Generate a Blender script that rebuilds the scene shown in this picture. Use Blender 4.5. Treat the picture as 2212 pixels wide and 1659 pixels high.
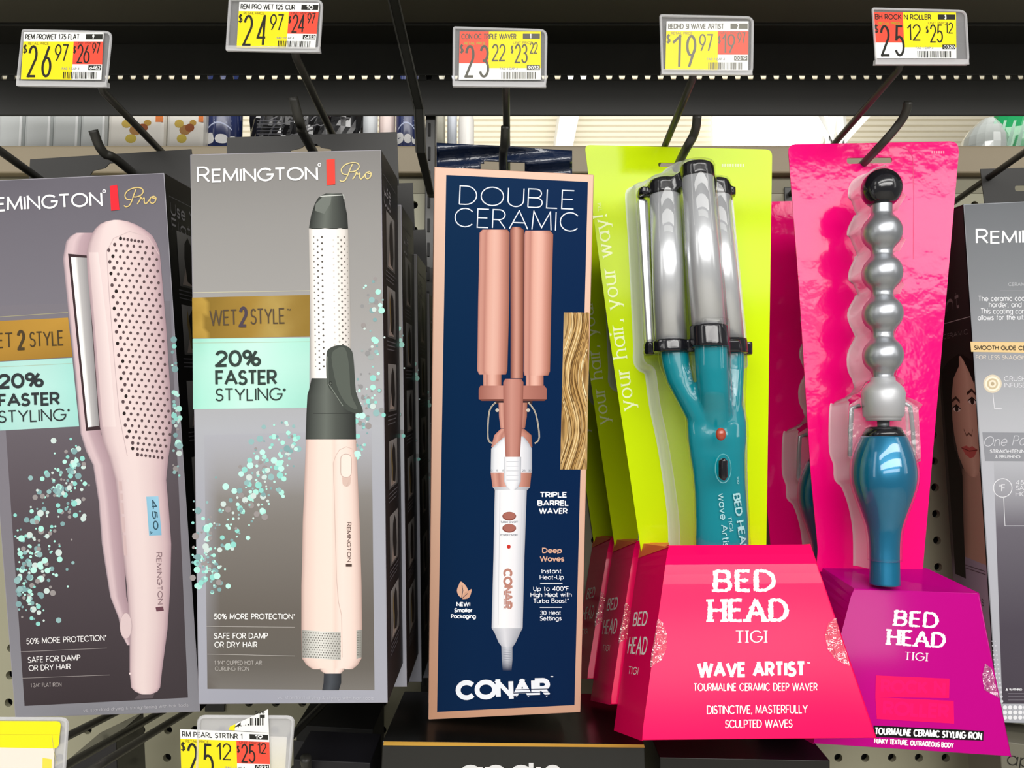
import bpy, math, random
from mathutils import Vector, Matrix
from mathutils.geometry import tessellate_polygon
R = random.Random(7)
V = Vector
for o in list(bpy.data.objects): bpy.data.objects.remove(o)
SC = bpy.context.scene
COL = SC.collection
# ------------------------------------------------------------------ camera
F = 1660.0                                   # focal length in pixels of the 2212 x 1659 frame
HORIZON = 950.0
PITCH = math.atan((HORIZON - 829.5) / F)
EYE = V((0, 0, 1.35))
cd = bpy.data.cameras.new('camera'); cam = bpy.data.objects.new('camera', cd); COL.objects.link(cam)
cd.sensor_width = 36; cd.lens = 36 * F / 2212; cd.clip_start = .02; cd.clip_end = 60
cam.location = EYE; cam.rotation_euler = (math.pi / 2 + PITCH, 0, 0)
SC.camera = cam
FWD = V((0, math.cos(PITCH), math.sin(PITCH))); UP = V((0, -math.sin(PITCH), math.cos(PITCH))); RX = V((1, 0, 0))
# ------------------------------------------------------------------ light and exposure
SC.view_settings.view_transform = 'Standard'; SC.view_settings.look = 'None'
SC.view_settings.exposure = 0.0; SC.view_settings.gamma = 1; SC.view_settings.use_curve_mapping = False
w = bpy.data.worlds.new('store_air'); SC.world = w; w.use_nodes = True
bg = w.node_tree.nodes['Background']; bg.inputs[0].default_value = (1.0, .99, .96, 1); bg.inputs[1].default_value = .22
def area(name, loc, sx, sy, power, target, col=(1, .98, .95)):
    l = bpy.data.lights.new(name, 'AREA'); l.shape = 'RECTANGLE'; l.size = sx; l.size_y = sy; l.energy = power; l.color = col
    o = bpy.data.objects.new(name, l); COL.objects.link(o); o.location = loc
    o.rotation_euler = (V(target) - V(loc)).to_track_quat('-Z', 'Y').to_euler(); return o
area('aisle_light', (0.2, -1.3, 3.05), 3.6, .35, 34, (0, .55, 1.3))
area('aisle_light', (0.2, -3.4, 3.1), 6.0, .8, 140, (0, .55, 1.3))
area('aisle_light', (0.2, -9, 3.5), 10, .9, 170, (0, .55, 1.3))
area('aisle_light', (-2.6, -1.2, 2.7), .4, 2.5, 9, (0, .55, 1.3))
area('aisle_light', (2.6, -1.2, 2.7), .4, 2.5, 9, (0, .55, 1.3))
area('added_ceiling_fill', (0, 8, 2.6), 9, 5, 260, (0, 8, 5))  # added fill, aimed up to brighten the far ceiling

# ------------------------------------------------------------------ helpers
def at(px, py, d):
    """point seen at pixel (px, py), d metres in front of the lens plane"""
    return EYE + RX * ((px - 1106) / F * d) + UP * ((829.5 - py) / F * d) + FWD * d
def ray(px, py): return RX * ((px - 1106) / F) + UP * ((829.5 - py) / F) + FWD
def atY(px, py, y):
    r = ray(px, py); return EYE + r * (y / r.y)
def C(h, a=1.0):
    h = h.lstrip('#'); v = [int(h[i:i + 2], 16) / 255 for i in (0, 2, 4)]
    return tuple([(x / 12.92 if x <= .04045 else ((x + .055) / 1.055) ** 2.4) for x in v] + [a])
def mix(a, b, t): t = max(0, min(1, t)); return tuple(x + (y - x) * t for x, y in zip(a, b))
MATS = {}
def mat(name, col='#808080', rough=.5, metal=0, coat=0, coat_rough=.1, vcol=False, bump=0, bscale=40, spec=.5, emit=0, vary=0):
    if name in MATS: return MATS[name]
    m = bpy.data.materials.new(name); m.use_nodes = True; MATS[name] = m
    nt = m.node_tree; b = nt.nodes['Principled BSDF']
    b.inputs['Base Color'].default_value = C(col); b.inputs['Roughness'].default_value = rough
    b.inputs['Metallic'].default_value = metal; b.inputs['Coat Weight'].default_value = coat
    b.inputs['Coat Roughness'].default_value = coat_rough; b.inputs['Specular IOR Level'].default_value = spec
    if vcol:
        a = nt.nodes.new('ShaderNodeAttribute'); a.attribute_name = 'Col'; nt.links.new(a.outputs['Color'], b.inputs['Base Color'])
    elif vary:
        tc = nt.nodes.new('ShaderNodeTexCoord'); n = nt.nodes.new('ShaderNodeTexNoise'); n.inputs['Scale'].default_value = bscale
        nt.links.new(tc.outputs['Object'], n.inputs['Vector'])
        mx = nt.nodes.new('ShaderNodeMixRGB'); c = C(col)
        mx.inputs[1].default_value = tuple(x * (1 - vary) for x in c[:3]) + (1,); mx.inputs[2].default_value = tuple(min(1, x * (1 + vary)) for x in c[:3]) + (1,)
        nt.links.new(n.outputs['Fac'], mx.inputs[0]); nt.links.new(mx.outputs[0], b.inputs['Base Color'])
    if bump:
        tc = nt.nodes.new('ShaderNodeTexCoord'); n = nt.nodes.new('ShaderNodeTexNoise'); n.inputs['Scale'].default_value = bscale
        n.inputs['Detail'].default_value = 3
        bp = nt.nodes.new('ShaderNodeBump'); bp.inputs['Strength'].default_value = bump; bp.inputs['Distance'].default_value = .004
        nt.links.new(tc.outputs['Object'], n.inputs['Vector']); nt.links.new(n.outputs['Fac'], bp.inputs['Height'])
        nt.links.new(bp.outputs[0], b.inputs['Normal'])
        if coat: nt.links.new(bp.outputs[0], b.inputs['Coat Normal'])
    if emit:
        b.inputs['Emission Color'].default_value = C(col); b.inputs['Emission Strength'].default_value = emit
    return m
def clear(name, milky=.0, gloss=.25, rough=.06, tint='#ffffff', bump=0, bscale=60, base=.022):
    """thin clear plastic: light passes straight through, with a sheen and a little milkiness"""
    if name in MATS: return MATS[name]
    m = bpy.data.materials.new(name); m.use_nodes = True; MATS[name] = m; nt = m.node_tree; N = nt.nodes; L = nt.links
    N.remove(N['Principled BSDF']); out = N['Material Output']
    tr = N.new('ShaderNodeBsdfTransparent'); tr.inputs[0].default_value = C(tint)
    df = N.new('ShaderNodeBsdfDiffuse'); df.inputs[0].default_value = C('#e8e8ea')
    gl = N.new('ShaderNodeBsdfGlossy'); gl.inputs['Roughness'].default_value = rough
    m1 = N.new('ShaderNodeMixShader'); m1.inputs[0].default_value = milky
    L.new(tr.outputs[0], m1.inputs[1]); L.new(df.outputs[0], m1.inputs[2])
    lw = N.new('ShaderNodeLayerWeight'); lw.inputs[0].default_value = .14
    ma = N.new('ShaderNodeMath'); ma.operation = 'MULTIPLY_ADD'; ma.inputs[1].default_value = gloss; ma.inputs[2].default_value = base
    L.new(lw.outputs['Facing'], ma.inputs[0])
    m2 = N.new('ShaderNodeMixShader'); L.new(ma.outputs[0], m2.inputs[0]); L.new(m1.outputs[0], m2.inputs[1]); L.new(gl.outputs[0], m2.inputs[2])
    L.new(m2.outputs[0], out.inputs[0])
    if bump:
        tc = N.new('ShaderNodeTexCoord'); n = N.new('ShaderNodeTexNoise'); n.inputs['Scale'].default_value = bscale
        bp = N.new('ShaderNodeBump'); bp.inputs['Strength'].default_value = bump; bp.inputs['Distance'].default_value = .006
        L.new(tc.outputs['Object'], n.inputs['Vector']); L.new(n.outputs['Fac'], bp.inputs['Height']); L.new(bp.outputs[0], gl.inputs['Normal']); L.new(bp.outputs[0], lw.inputs['Normal'])
    return m
def thing(name, label, cat, loc, group=None):
    o = bpy.data.objects.new(name, None); COL.objects.link(o); o.location = loc; o.empty_display_size = .02
    o['label'] = label; o['category'] = cat
    if group: o['group'] = group
    return o
def tag(o, label, cat, group=None):
    o['label'] = label; o['category'] = cat
    if group: o['group'] = group
    return o
def wloc(o):
    l = V(o.location)
    while o.parent is not None: o = o.parent; l += V(o.location)
    return l
def mesh(name, vs, fs, m, parent=None, smooth=False, cols=None, midx=None, bevel=0, origin=None):
    """one mesh object from world-space points"""
    me = bpy.data.meshes.new(name)
    base = wloc(parent) if parent else V((0, 0, 0))
    if origin is None:
        n = max(1, len(vs)); origin = V((sum(v[0] for v in vs) / n, sum(v[1] for v in vs) / n, min(v[2] for v in vs)))
    me.from_pydata([tuple(V(v) - origin) for v in vs], [], fs)
    for mm in (m if isinstance(m, (list, tuple)) else [m]): me.materials.append(mm)
    if midx: me.polygons.foreach_set('material_index', midx)
    if smooth: me.polygons.foreach_set('use_smooth', [True] * len(me.polygons))
    if cols is not None:
        at_ = me.color_attributes.new('Col', 'FLOAT_COLOR', 'CORNER'); flat = []
        for p in me.polygons:
            for li in p.loop_indices: flat.extend(cols[me.loops[li].vertex_index])
        at_.data.foreach_set('color', flat)
    me.update()
    o = bpy.data.objects.new(name, me); COL.objects.link(o)
    if parent: o.parent = parent
    o.location = origin - base
    if bevel:
        b = o.modifiers.new('edge', 'BEVEL'); b.width = bevel; b.segments = 2; b.limit_method = 'ANGLE'; b.angle_limit = .6
    return o
def structure(o): o['kind'] = 'structure'; return o
def copy_tree(o, parent=None, off=None):
    c = o.copy(); COL.objects.link(c); c.parent = parent
    if off is not None: c.location = V(c.location) + off
    for k in list(o.children): copy_tree(k, c)
    return c
def box_vf(p0, p1):
    x0, y0, z0 = p0; x1, y1, z1 = p1
    vs = [(x0, y0, z0), (x1, y0, z0), (x1, y1, z0), (x0, y1, z0), (x0, y0, z1), (x1, y0, z1), (x1, y1, z1), (x0, y1, z1)]
    return vs, [(0, 3, 2, 1), (4, 5, 6, 7), (0, 1, 5, 4), (1, 2, 6, 5), (2, 3, 7, 6), (3, 0, 4, 7)]
def abox(name, p0, p1, m, parent=None, bevel=0):
    vs, fs = box_vf(p0, p1); return mesh(name, vs, fs, m, parent, bevel=bevel)
def hexa(f4, b4):
    """front four corners TL TR BR BL and back four -> verts, faces (face 0 is the front)"""
    vs = list(f4) + list(b4)
    return vs, [(0, 3, 2, 1), (4, 5, 6, 7), (0, 1, 5, 4), (1, 2, 6, 5), (2, 3, 7, 6), (3, 0, 4, 7)]
def join(*parts):
    vs, fs = [], []
    for a, b in parts:
        n = len(vs); vs += list(a); fs += [tuple(i + n for i in f) for f in b]
    return vs, fs
def tube_vf(pts, rad, n=10, cap=True, flat=1.0):
    pts = [V(p) for p in pts]
    if not isinstance(rad, (list, tuple)): rad = [rad] * len(pts)
    vs, fs = [], []; prev = None
    for i, p in enumerate(pts):
        t = (pts[min(i + 1, len(pts) - 1)] - pts[max(i - 1, 0)]).normalized()
        if prev is None:
            a = V((1, 0, 0)) if abs(t.x) < .9 else V((0, 0, 1)); u = (a - t * a.dot(t)).normalized()
        else: u = (prev - t * prev.dot(t)).normalized()
        prev = u; v = t.cross(u)
        for k in range(n):
            A = 2 * math.pi * k / n; vs.append(p + (u * math.cos(A) + v * math.sin(A) * flat) * rad[i])
    for i in range(len(pts) - 1):
        for k in range(n):
            a = i * n + k; b = i * n + (k + 1) % n; fs.append((a, b, b + n, a + n))
    if cap:
        fs.append(tuple(range(n - 1, -1, -1))); fs.append(tuple(range(len(vs) - n, len(vs))))
    return vs, fs
def loft_vf(rows, n=32, cap=True):
    """rows of (centre, half width along x, half depth along y)"""
    vs, fs = [], []
    for c, rx, ry in rows:
        for k in range(n):
            A = 2 * math.pi * k / n; vs.append(V(c) + V((rx * math.cos(A), ry * math.sin(A), 0)))
    for i in range(len(rows) - 1):
        for k in range(n):
            a = i * n + k; b = i * n + (k + 1) % n; fs.append((a, b, b + n, a + n))
    if cap:
        fs.append(tuple(range(n - 1, -1, -1))); fs.append(tuple(range(len(vs) - n, len(vs))))
    return vs, fs
def smooth(pts, k=6, closed=False):
    """Catmull-Rom through the points"""
    P = [V(p) if len(p) == 3 else V((p[0], p[1], 0)) for p in pts]; n = len(P); out = []
    for i in range(n if closed else n - 1):
        a, b, c, d = [P[(i + j) % n] if closed else P[max(0, min(n - 1, i + j))] for j in (-1, 0, 1, 2)]
        for s in range(k):
            t = s / k
            out.append(.5 * ((2 * b) + (c - a) * t + (2 * a - 5 * b + 4 * c - d) * t * t + (3 * b - a - 3 * c + d) * t ** 3))
    if not closed: out.append(P[-1])
    return out if len(pts[0]) == 3 else [(p.x, p.y) for p in out]
class Plane:
    """a flat sheet given by three seen points with their distances; q() puts a pixel on it"""
    def __init__(s, a, b, c, bump=None):
        a, b, c = at(*a), at(*b), at(*c); s.o = a; n = (b - a).cross(c - a).normalized()
        if n.dot(EYE - a) < 0: n = -n
        s.n = n; s.bump = bump
    def q(s, px, py, off=0):
        if s.bump: off = off + s.bump(px, py)
        r = ray(px, py); return EYE + r * ((s.o + s.n * off - EYE).dot(s.n) / r.dot(s.n))
class Quad:
    """a face given by its corners TL TR BR BL; q(u, v) with u to the right and v down"""
    def __init__(s, tl, tr, br, bl):
        s.c = [V(x) for x in (tl, tr, br, bl)]; n = (s.c[1] - s.c[0]).cross(s.c[3] - s.c[0]).normalized()
        if n.dot(EYE - s.c[0]) < 0: n = -n
        s.n = n
    def q(s, u, v, off=0):
        a = s.c[0].lerp(s.c[1], u); b = s.c[3].lerp(s.c[2], u); return a.lerp(b, v) + s.n * off
def inside(poly, x, y):
    r = False; n = len(poly)
    for i in range(n):
        x1, y1 = poly[i]; x2, y2 = poly[i - 1]
        if (y1 > y) != (y2 > y) and x < (x2 - x1) * (y - y1) / (y2 - y1) + x1: r = not r
    return r
def plate(name, surf, outline, hole, thick, m, parent, bevel=0, off=0, smooth_=False):
    """a sheet of card with an optional hole, thickness going back from the surface"""
    loops = [outline] + ([hole] if hole else [])
    fl = [p for l in loops for p in l]
    tri = tessellate_polygon([[V((p[0], p[1], 0)) for p in l] for l in loops])
    n = len(fl); vs = [surf.q(p[0], p[1], off) for p in fl] + [surf.q(p[0], p[1], off) - surf.n * thick for p in fl]
    fs = []
    for t in tri:
        a, b, c = [vs[i] for i in t]
        t = tuple(t) if (b - a).cross(c - a).dot(surf.n) > 0 else tuple(reversed(t))
        fs.append(t); fs.append(tuple(i + n for i in reversed(t)))
    k = 0
    for l in loops:
        for i in range(len(l)):
            a, b = k + i, k + (i + 1) % len(l); fs.append((a, b, b + n, a + n))
        k += len(l)
    return mesh(name, vs, fs, m, parent, smooth=smooth_)
def rounded(corners, r, k=5):
    out = []; n = len(corners)
    for i in range(n):
        p = V(corners[i] + (0,)); a = V(corners[i - 1] + (0,)); b = V(corners[(i + 1) % n] + (0,))
        rr = r[i] if isinstance(r, (list, tuple)) else r
        p0 = p + (a - p).normalized() * rr; p1 = p + (b - p).normalized() * rr
        for j in range(k + 1):
            t = j / k; q = p0 * (1 - t) ** 2 + p * 2 * t * (1 - t) + p1 * t * t; out.append((q.x, q.y))
    return out
# ------------------------------------------------------------------ lettering: a stroke alphabet
def A_(cx, cy, rx, ry, a0, a1):
    n = max(4, int(abs(a1 - a0) / 15)); return [(cx + rx * math.cos(math.radians(a0 + (a1 - a0) * i / n)), cy + ry * math.sin(math.radians(a0 + (a1 - a0) * i / n))) for i in range(n + 1)]
X = .7
BOWL = A_(.3, X / 2, .3, X / 2, 0, 360)
ARCH = [(0, 0), (0, X)], [(0, .38)] + A_(.26, .42, .26, .28, 180, 0) + [(.52, 0)]
GL = {
 'A': (.86, [[(0, 0), (.43, 1), (.86, 0)], [(.15, .34), (.71, .34)]]),
 'B': (.62, [[(0, 0), (0, 1), (.34, 1)] + A_(.34, .76, .23, .24, 90, -90) + [(0, .52)], [(.34, .52)] + A_(.36, .26, .26, .26, 90, -90) + [(0, 0)]]),
 'C': (.86, [A_(.47, .5, .47, .5, 42, 318)]),
 'D': (.74, [[(0, 0), (0, 1), (.27, 1)] + A_(.27, .5, .47, .5, 90, -90) + [(0, 0)]]),
 'E': (.52, [[(.52, 1), (0, 1), (0, 0), (.52, 0)], [(0, .52), (.46, .52)]]),
 'F': (.5, [[(.5, 1), (0, 1), (0, 0)], [(0, .5), (.44, .5)]]),
 'G': (.92, [A_(.47, .5, .47, .5, 42, 360) + [(.55, .5)]]),
 'H': (.68, [[(0, 0), (0, 1)], [(.68, 0), (.68, 1)], [(0, .52), (.68, .52)]]),
 'I': (.02, [[(.01, 0), (.01, 1)]]),
 'J': (.4, [[(.4, 1), (.4, .22)] + A_(.2, .22, .2, .22, 0, -170)]),
 'K': (.64, [[(0, 0), (0, 1)], [(.6, 1), (.02, .42)], [(.2, .6), (.64, 0)]]),
 'L': (.46, [[(0, 1), (0, 0), (.46, 0)]]),
 'M': (.9, [[(0, 0), (.06, 1), (.45, .12), (.84, 1), (.9, 0)]]),
 'N': (.72, [[(0, 0), (0, 1), (.72, 0), (.72, 1)]]),
 'O': (.98, [A_(.49, .5, .49, .5, 0, 360)]),
 'P': (.56, [[(0, 0), (0, 1), (.3, 1)] + A_(.3, .73, .26, .27, 90, -90) + [(0, .46)]]),
 'Q': (.98, [A_(.49, .5, .49, .5, 0, 360), [(.6, .25), (.95, -.05)]]),
 'R': (.6, [[(0, 0), (0, 1), (.3, 1)] + A_(.3, .73, .27, .27, 90, -90) + [(0, .46)], [(.28, .46), (.6, 0)]]),
 'S': (.54, [A_(.28, .745, .23, .255, 25, 250) + A_(.26, .255, .28, .255, 75, -155)]),
 'T': (.6, [[(0, 1), (.6, 1)], [(.3, 1), (.3, 0)]]),
 'U': (.68, [[(0, 1), (0, .34)] + A_(.34, .34, .34, .34, 180, 360) + [(.68, 1)]]),
 'V': (.8, [[(0, 1), (.4, 0), (.8, 1)]]),
 'W': (1.2, [[(0, 1), (.3, 0), (.6, 1), (.9, 0), (1.2, 1)]]),
 'X': (.7, [[(0, 0), (.66, 1)], [(.04, 1), (.7, 0)]]),
 'Y': (.74, [[(0, 1), (.37, .46), (.74, 1)], [(.37, .46), (.37, 0)]]),
 'Z': (.6, [[(.02, 1), (.58, 1), (0, 0), (.6, 0)]]),
 'a': (.6, [BOWL, [(.6, 0), (.6, X)]]), 'b': (.6, [BOWL, [(0, 0), (0, 1)]]),
 'c': (.52, [A_(.3, .35, .3, .35, 48, 312)]), 'd': (.6, [BOWL, [(.6, 0), (.6, 1)]]),
 'e': (.6, [[(.02, .35)] + A_(.3, .35, .3, .35, 0, 318)]),
 'f': (.3, [[(.3, 1)] + A_(.27, .82, .17, .18, 90, 180) + [(.1, 0)], [(0, X), (.28, X)]]),
 'g': (.6, [BOWL, [(.6, X), (.6, -.05)] + A_(.3, -.05, .3, .25, 0, -150)]),
 'h': (.52, [[(0, 0), (0, 1)], ARCH[1]]), 'i': (.04, [[(.02, 0), (.02, X)], [(.02, .9), (.02, 1)]]),
 'j': (.15, [[(.12, X), (.12, -.2), (0, -.3)], [(.12, .9), (.12, 1)]]),
 'k': (.5, [[(0, 0), (0, 1)], [(.46, X), (.02, .28)], [(.17, .42), (.5, 0)]]), 'l': (.04, [[(.02, 0), (.02, 1)]]),
 'm': (.86, [[(0, 0), (0, X)], [(0, .42)] + A_(.215, .47, .215, .23, 180, 0) + [(.43, 0)], [(.43, .42)] + A_(.645, .47, .215, .23, 180, 0) + [(.86, 0)]]),
 'n': (.52, [ARCH[0], ARCH[1]]), 'o': (.6, [BOWL]), 'p': (.6, [BOWL, [(0, X), (0, -.3)]]), 'q': (.6, [BOWL, [(.6, X), (.6, -.3)]]),
 'r': (.3, [[(0, 0), (0, X)], [(0, .4)] + A_(.26, .42, .26, .28, 180, 80)]),
 's': (.42, [A_(.21, .525, .18, .175, 25, 250) + A_(.2, .175, .21, .175, 75, -155)]),
 't': (.32, [[(.12, 1), (.12, .12)] + A_(.24, .12, .12, .12, 180, 290), [(0, X), (.3, X)]]),
 'u': (.52, [[(0, X), (0, .28)] + A_(.26, .28, .26, .28, 180, 360), [(.52, X), (.52, 0)]]),
 'v': (.56, [[(0, X), (.28, 0), (.56, X)]]), 'w': (.84, [[(0, X), (.21, 0), (.42, X), (.63, 0), (.84, X)]]),
 'x': (.5, [[(0, 0), (.48, X)], [(.02, X), (.5, 0)]]), 'y': (.56, [[(0, X), (.28, 0)], [(.56, X), (.17, -.3), (.04, -.3)]]),
 'z': (.46, [[(0, X), (.44, X), (0, 0), (.46, 0)]]),
 '0': (.6, [A_(.3, .5, .3, .5, 0, 360)]), '1': (.26, [[(0, .78), (.24, 1), (.24, 0)]]),
 '2': (.56, [A_(.28, .72, .27, .28, 170, -35) + [(0, 0), (.56, 0)]]),
 '3': (.54, [A_(.26, .76, .24, .24, 160, -90) + A_(.26, .26, .28, .26, 90, -160)]),
 '4': (.62, [[(.46, 0), (.46, 1), (0, .26), (.62, .26)]]),
 '5': (.56, [[(.5, 1), (.12, 1), (.06, .54)] + A_(.26, .32, .29, .32, 130, -155)]),
 '6': (.58, [A_(.29, .31, .29, .31, 0, 360), [(.03, .42), (.42, 1)]]),
 '7': (.54, [[(0, 1), (.54, 1), (.16, 0)]]),
 '8': (.56, [A_(.28, .76, .23, .24, 0, 360), A_(.28, .26, .28, .26, 0, 360)]),
 '9': (.58, [A_(.29, .69, .29, .31, 0, 360), [(.55, .58), (.16, 0)]]),
 '%': (.9, [A_(.2, .76, .2, .24, 0, 360), A_(.7, .24, .2, .24, 0, 360), [(.72, 1), (.18, 0)]]),
 '$': (.54, [A_(.28, .72, .22, .2, 25, 250) + A_(.26, .28, .27, .22, 75, -155), [(.27, 1.06), (.27, -.06)]]),
 '.': (.06, [[(.03, 0), (.03, .1)]]), ',': (.08, [[(.06, .08), (0, -.14)]]), '-': (.32, [[(0, .4), (.32, .4)]]),
 "'": (.05, [[(.02, 1), (.02, .8)]]), '"': (.2, [[(.02, 1), (.02, .75)], [(.18, 1), (.18, .75)]]),
 '!': (.06, [[(.03, 1), (.03, .3)], [(.03, .1), (.03, 0)]]), '/': (.4, [[(0, 0), (.4, 1)]]),
 '*': (.26, [[(.13, 1), (.13, .7)], [(0, .92), (.26, .78)], [(0, .78), (.26, .92)]]),
 '+': (.4, [[(.2, .6), (.2, .2)], [(0, .4), (.4, .4)]]), '~': (.22, [A_(.1, .85, .1, .12, 0, 360)]),
 '&': (.6, [[(.6, .35), (.3, 0), (.05, .15), (.15, .45), (.4, .75), (.3, 1), (.12, .85), (.58, 0)]]),
 '(': (.15, [A_(.3, .5, .3, .55, 130, 230)]), ' ': (.3, []),
}
class Print:
    """ink on one surface: polygons in the surface's own coordinates, each with its colour, stacked in thin layers"""
    def __init__(s, surf, step=.000018, base=.00012):
        s.f = surf; s.step = step; s.base = base; s.v = []; s.fc = []; s.c = []; s.rr = random.Random(3); s.clip = None; s.k = 0
    def _p(s, x, y, z): return s.f.q(x, y, s.base + z * s.step)
    def poly(s, pts, col, z=0):
        n = len(s.v); cs = col if isinstance(col, list) else [col] * len(pts)
        s.k = (s.k + 1) % 13; z += s.k * .07
        if s.clip:
            p0, up, lo, hi = s.clip; q = []
            for p in pts:
                p = V(p); t = (p - p0).dot(up); q.append(tuple(p + up * (max(lo, min(hi, t)) - t)))
            pts = q
        s.v += [s._p(x, y, z) for x, y in pts]; s.c += cs
        a = s.v[n]; nn = V((0, 0, 0))
        for i in range(1, len(pts) - 1): nn += (s.v[n + i] - a).cross(s.v[n + i + 1] - a)
        idx = list(range(n, n + len(pts)))
        s.fc.append(tuple(idx if nn.dot(s.f.n) >= 0 else reversed(idx)))
    def rect(s, x0, y0, x1, y1, col, z=0): s.poly([(x0, y0), (x1, y0), (x1, y1), (x0, y1)], col, z)
    def disc(s, x, y, rx, col, z=0, ry=None, n=14): s.poly([(x + rx * math.cos(2 * math.pi * k / n), y + (ry or rx) * math.sin(2 * math.pi * k / n)) for k in range(n)], col, z)
    def grid(s, quad, fn, nx=12, ny=12, z=0):
        """quad TL TR BR BL filled with fn(u, v)"""
        tl, tr, br, bl = quad; n = len(s.v)
        for j in range(ny + 1):
            for i in range(nx + 1):
                u, v = i / nx, j / ny
                x = (tl[0] * (1 - u) + tr[0] * u) * (1 - v) + (bl[0] * (1 - u) + br[0] * u) * v
                y = (tl[1] * (1 - u) + tr[1] * u) * (1 - v) + (bl[1] * (1 - u) + br[1] * u) * v
                s.v.append(s._p(x, y, z)); s.c.append(fn(u, v))
        for j in range(ny):
            for i in range(nx):
                a = n + j * (nx + 1) + i; s.fc.append((a, a + nx + 1, a + nx + 2, a + 1))
    def strip(s, rows, ramp, z=0, fn=None, nx=None):
        """rows of (y, left, right) or ((xl, yl), (xr, yr)) painted across with a colour ramp [(t, colour)]"""
        nx = nx or 10; n = len(s.v)
        for j, r in enumerate(rows):
            a, b = ((r[1], r[0]), (r[2], r[0])) if len(r) == 3 else r
            for i in range(nx + 1):
                u = i / nx; s.v.append(s._p(a[0] + (b[0] - a[0]) * u, a[1] + (b[1] - a[1]) * u, z))
                c = ramp_at(ramp, u); s.c.append(fn(c, u, j / (len(rows) - 1)) if fn else c)
        for j in range(len(rows) - 1):
            for i in range(nx):
                a = n + j * (nx + 1) + i; s.fc.append((a, a + nx + 1, a + nx + 2, a + 1))
    def line(s, pts, wd, col, z=1, closed=False):
        if len(pts) < 2: return
        P = [V((p[0], p[1])) for p in pts]; Q = [P[0]]
        for p in P[1:]:
            if (p - Q[-1]).length > 1e-6: Q.append(p)
        P = Q; m = len(P)
        if m < 2: return
        if not isinstance(wd, (list, tuple)):
            for i in range(1, m - 1):                       # sharp corner: two strokes that overlap there
                d0 = (P[i] - P[i - 1]).normalized(); d1 = (P[i + 1] - P[i]).normalized()
                if d0.dot(d1) < .5:
                    e = wd * (.5 if s.clip or abs(d0.dot(d1)) < .2 else .12)
                    s.line([tuple(p) for p in P[:i]] + [tuple(P[i] + d0 * e)], wd, col, z); s.line([tuple(P[i] - d1 * e)] + [tuple(p) for p in P[i + 1:]], wd, col, z); return
            wd = [wd] * m
        elif len(wd) != m: wd = [wd[min(i, len(wd) - 1)] for i in range(m)]
        closed = closed or (m > 4 and (P[0] - P[-1]).length < 1e-4 * (1 + P[0].length))
        L, Rr = [], []
        for i, p in enumerate(P):
            if closed: a = P[i - 1] if i else P[-2]; b = P[i + 1] if i < m - 1 else P[1]
            else: a = P[max(0, i - 1)]; b = P[min(m - 1, i + 1)]
            d0 = (p - a); d1 = (b - p)
            d0 = d0.normalized() if d0.length > 1e-9 else d1.normalized(); d1 = d1.normalized() if d1.length > 1e-9 else d0
            t = d0 + d1
            if t.length < .25: t = d1
            t.normalize(); nn = V((-t.y, t.x)); k = 1 / max(.42, abs(nn.dot(V((-d1.y, d1.x)))))
            L.append(p + nn * wd[i] / 2 * k); Rr.append(p - nn * wd[i] / 2 * k)
        for i in range(m - 1): s.poly([tuple(L[i]), tuple(L[i + 1]), tuple(Rr[i + 1]), tuple(Rr[i])], col, z)
    def text(s, t, p0, p1, h, wd, col, z=3, sc=None, cth=1, serif=0, rough=0, gap=.2, shear=0, top=1):
        p0 = V(p0); p1 = V(p1); d = (p1 - p0); ln = d.length; d = d / ln; up = V((d.y, -d.x))
        lay = []; x = 0
        for i, ch in enumerate(t):
            adv, st = GL[ch]; k = sc if (sc and i and t[i - 1] != ' ') else 1
            lay.append((x, k, st)); x += (adv + gap) * k
        tot = x - gap * (sc or 1); sx = (ln - wd) / tot; t_ch = t; lay_i = 0
        for x0, k, st in lay:
            hh = h * k; lo = -.34 if t_ch[lay_i] in 'gjpqy' else -.17 if t_ch[lay_i] in ',Q$(' else 0; lay_i += 1
            s.clip = (p0, up, lo * hh - .01, hh * top * (1.07 if lo else 1) + .01) if not rough else None
            for path in st:
                pts = []
                for (gx, gy) in path:
                    yy = wd / 2 + gy * (hh - wd)
                    pts.append(p0 + d * (wd / 2 + (x0 + gx * k) * sx + shear * yy) + up * yy)
                if cth == 1 and not serif and not rough: s.line(pts, wd, col, z); continue
                m = len(pts); q = []
                if rough:
                    for i in range(m - 1):
                        ns = max(1, int((pts[i + 1] - pts[i]).length / (wd * .35)))
                        for j in range(ns): q.append(pts[i].lerp(pts[i + 1], j / ns) + V((s.rr.uniform(-1, 1), s.rr.uniform(-1, 1))) * rough * wd)
                    q.append(pts[-1]); pts2 = q
                else: pts2 = pts
                for i in range(len(pts2) - 1):
                    e = pts2[i + 1] - pts2[i]
                    if e.length < 1e-6: continue
                    e = e / e.length; vert = abs(e.dot(up)); ww = wd * (cth + (1 - cth) * vert) * (1 + (s.rr.uniform(-.25, .25) if rough else 0))
                    nn = V((-e.y, e.x)) * ww / 2; a = pts2[i] - e * wd * .12; b = pts2[i + 1] + e * wd * .12
                    s.poly([tuple(a + nn), tuple(b + nn), tuple(b - nn), tuple(a - nn)], col, z)
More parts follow.
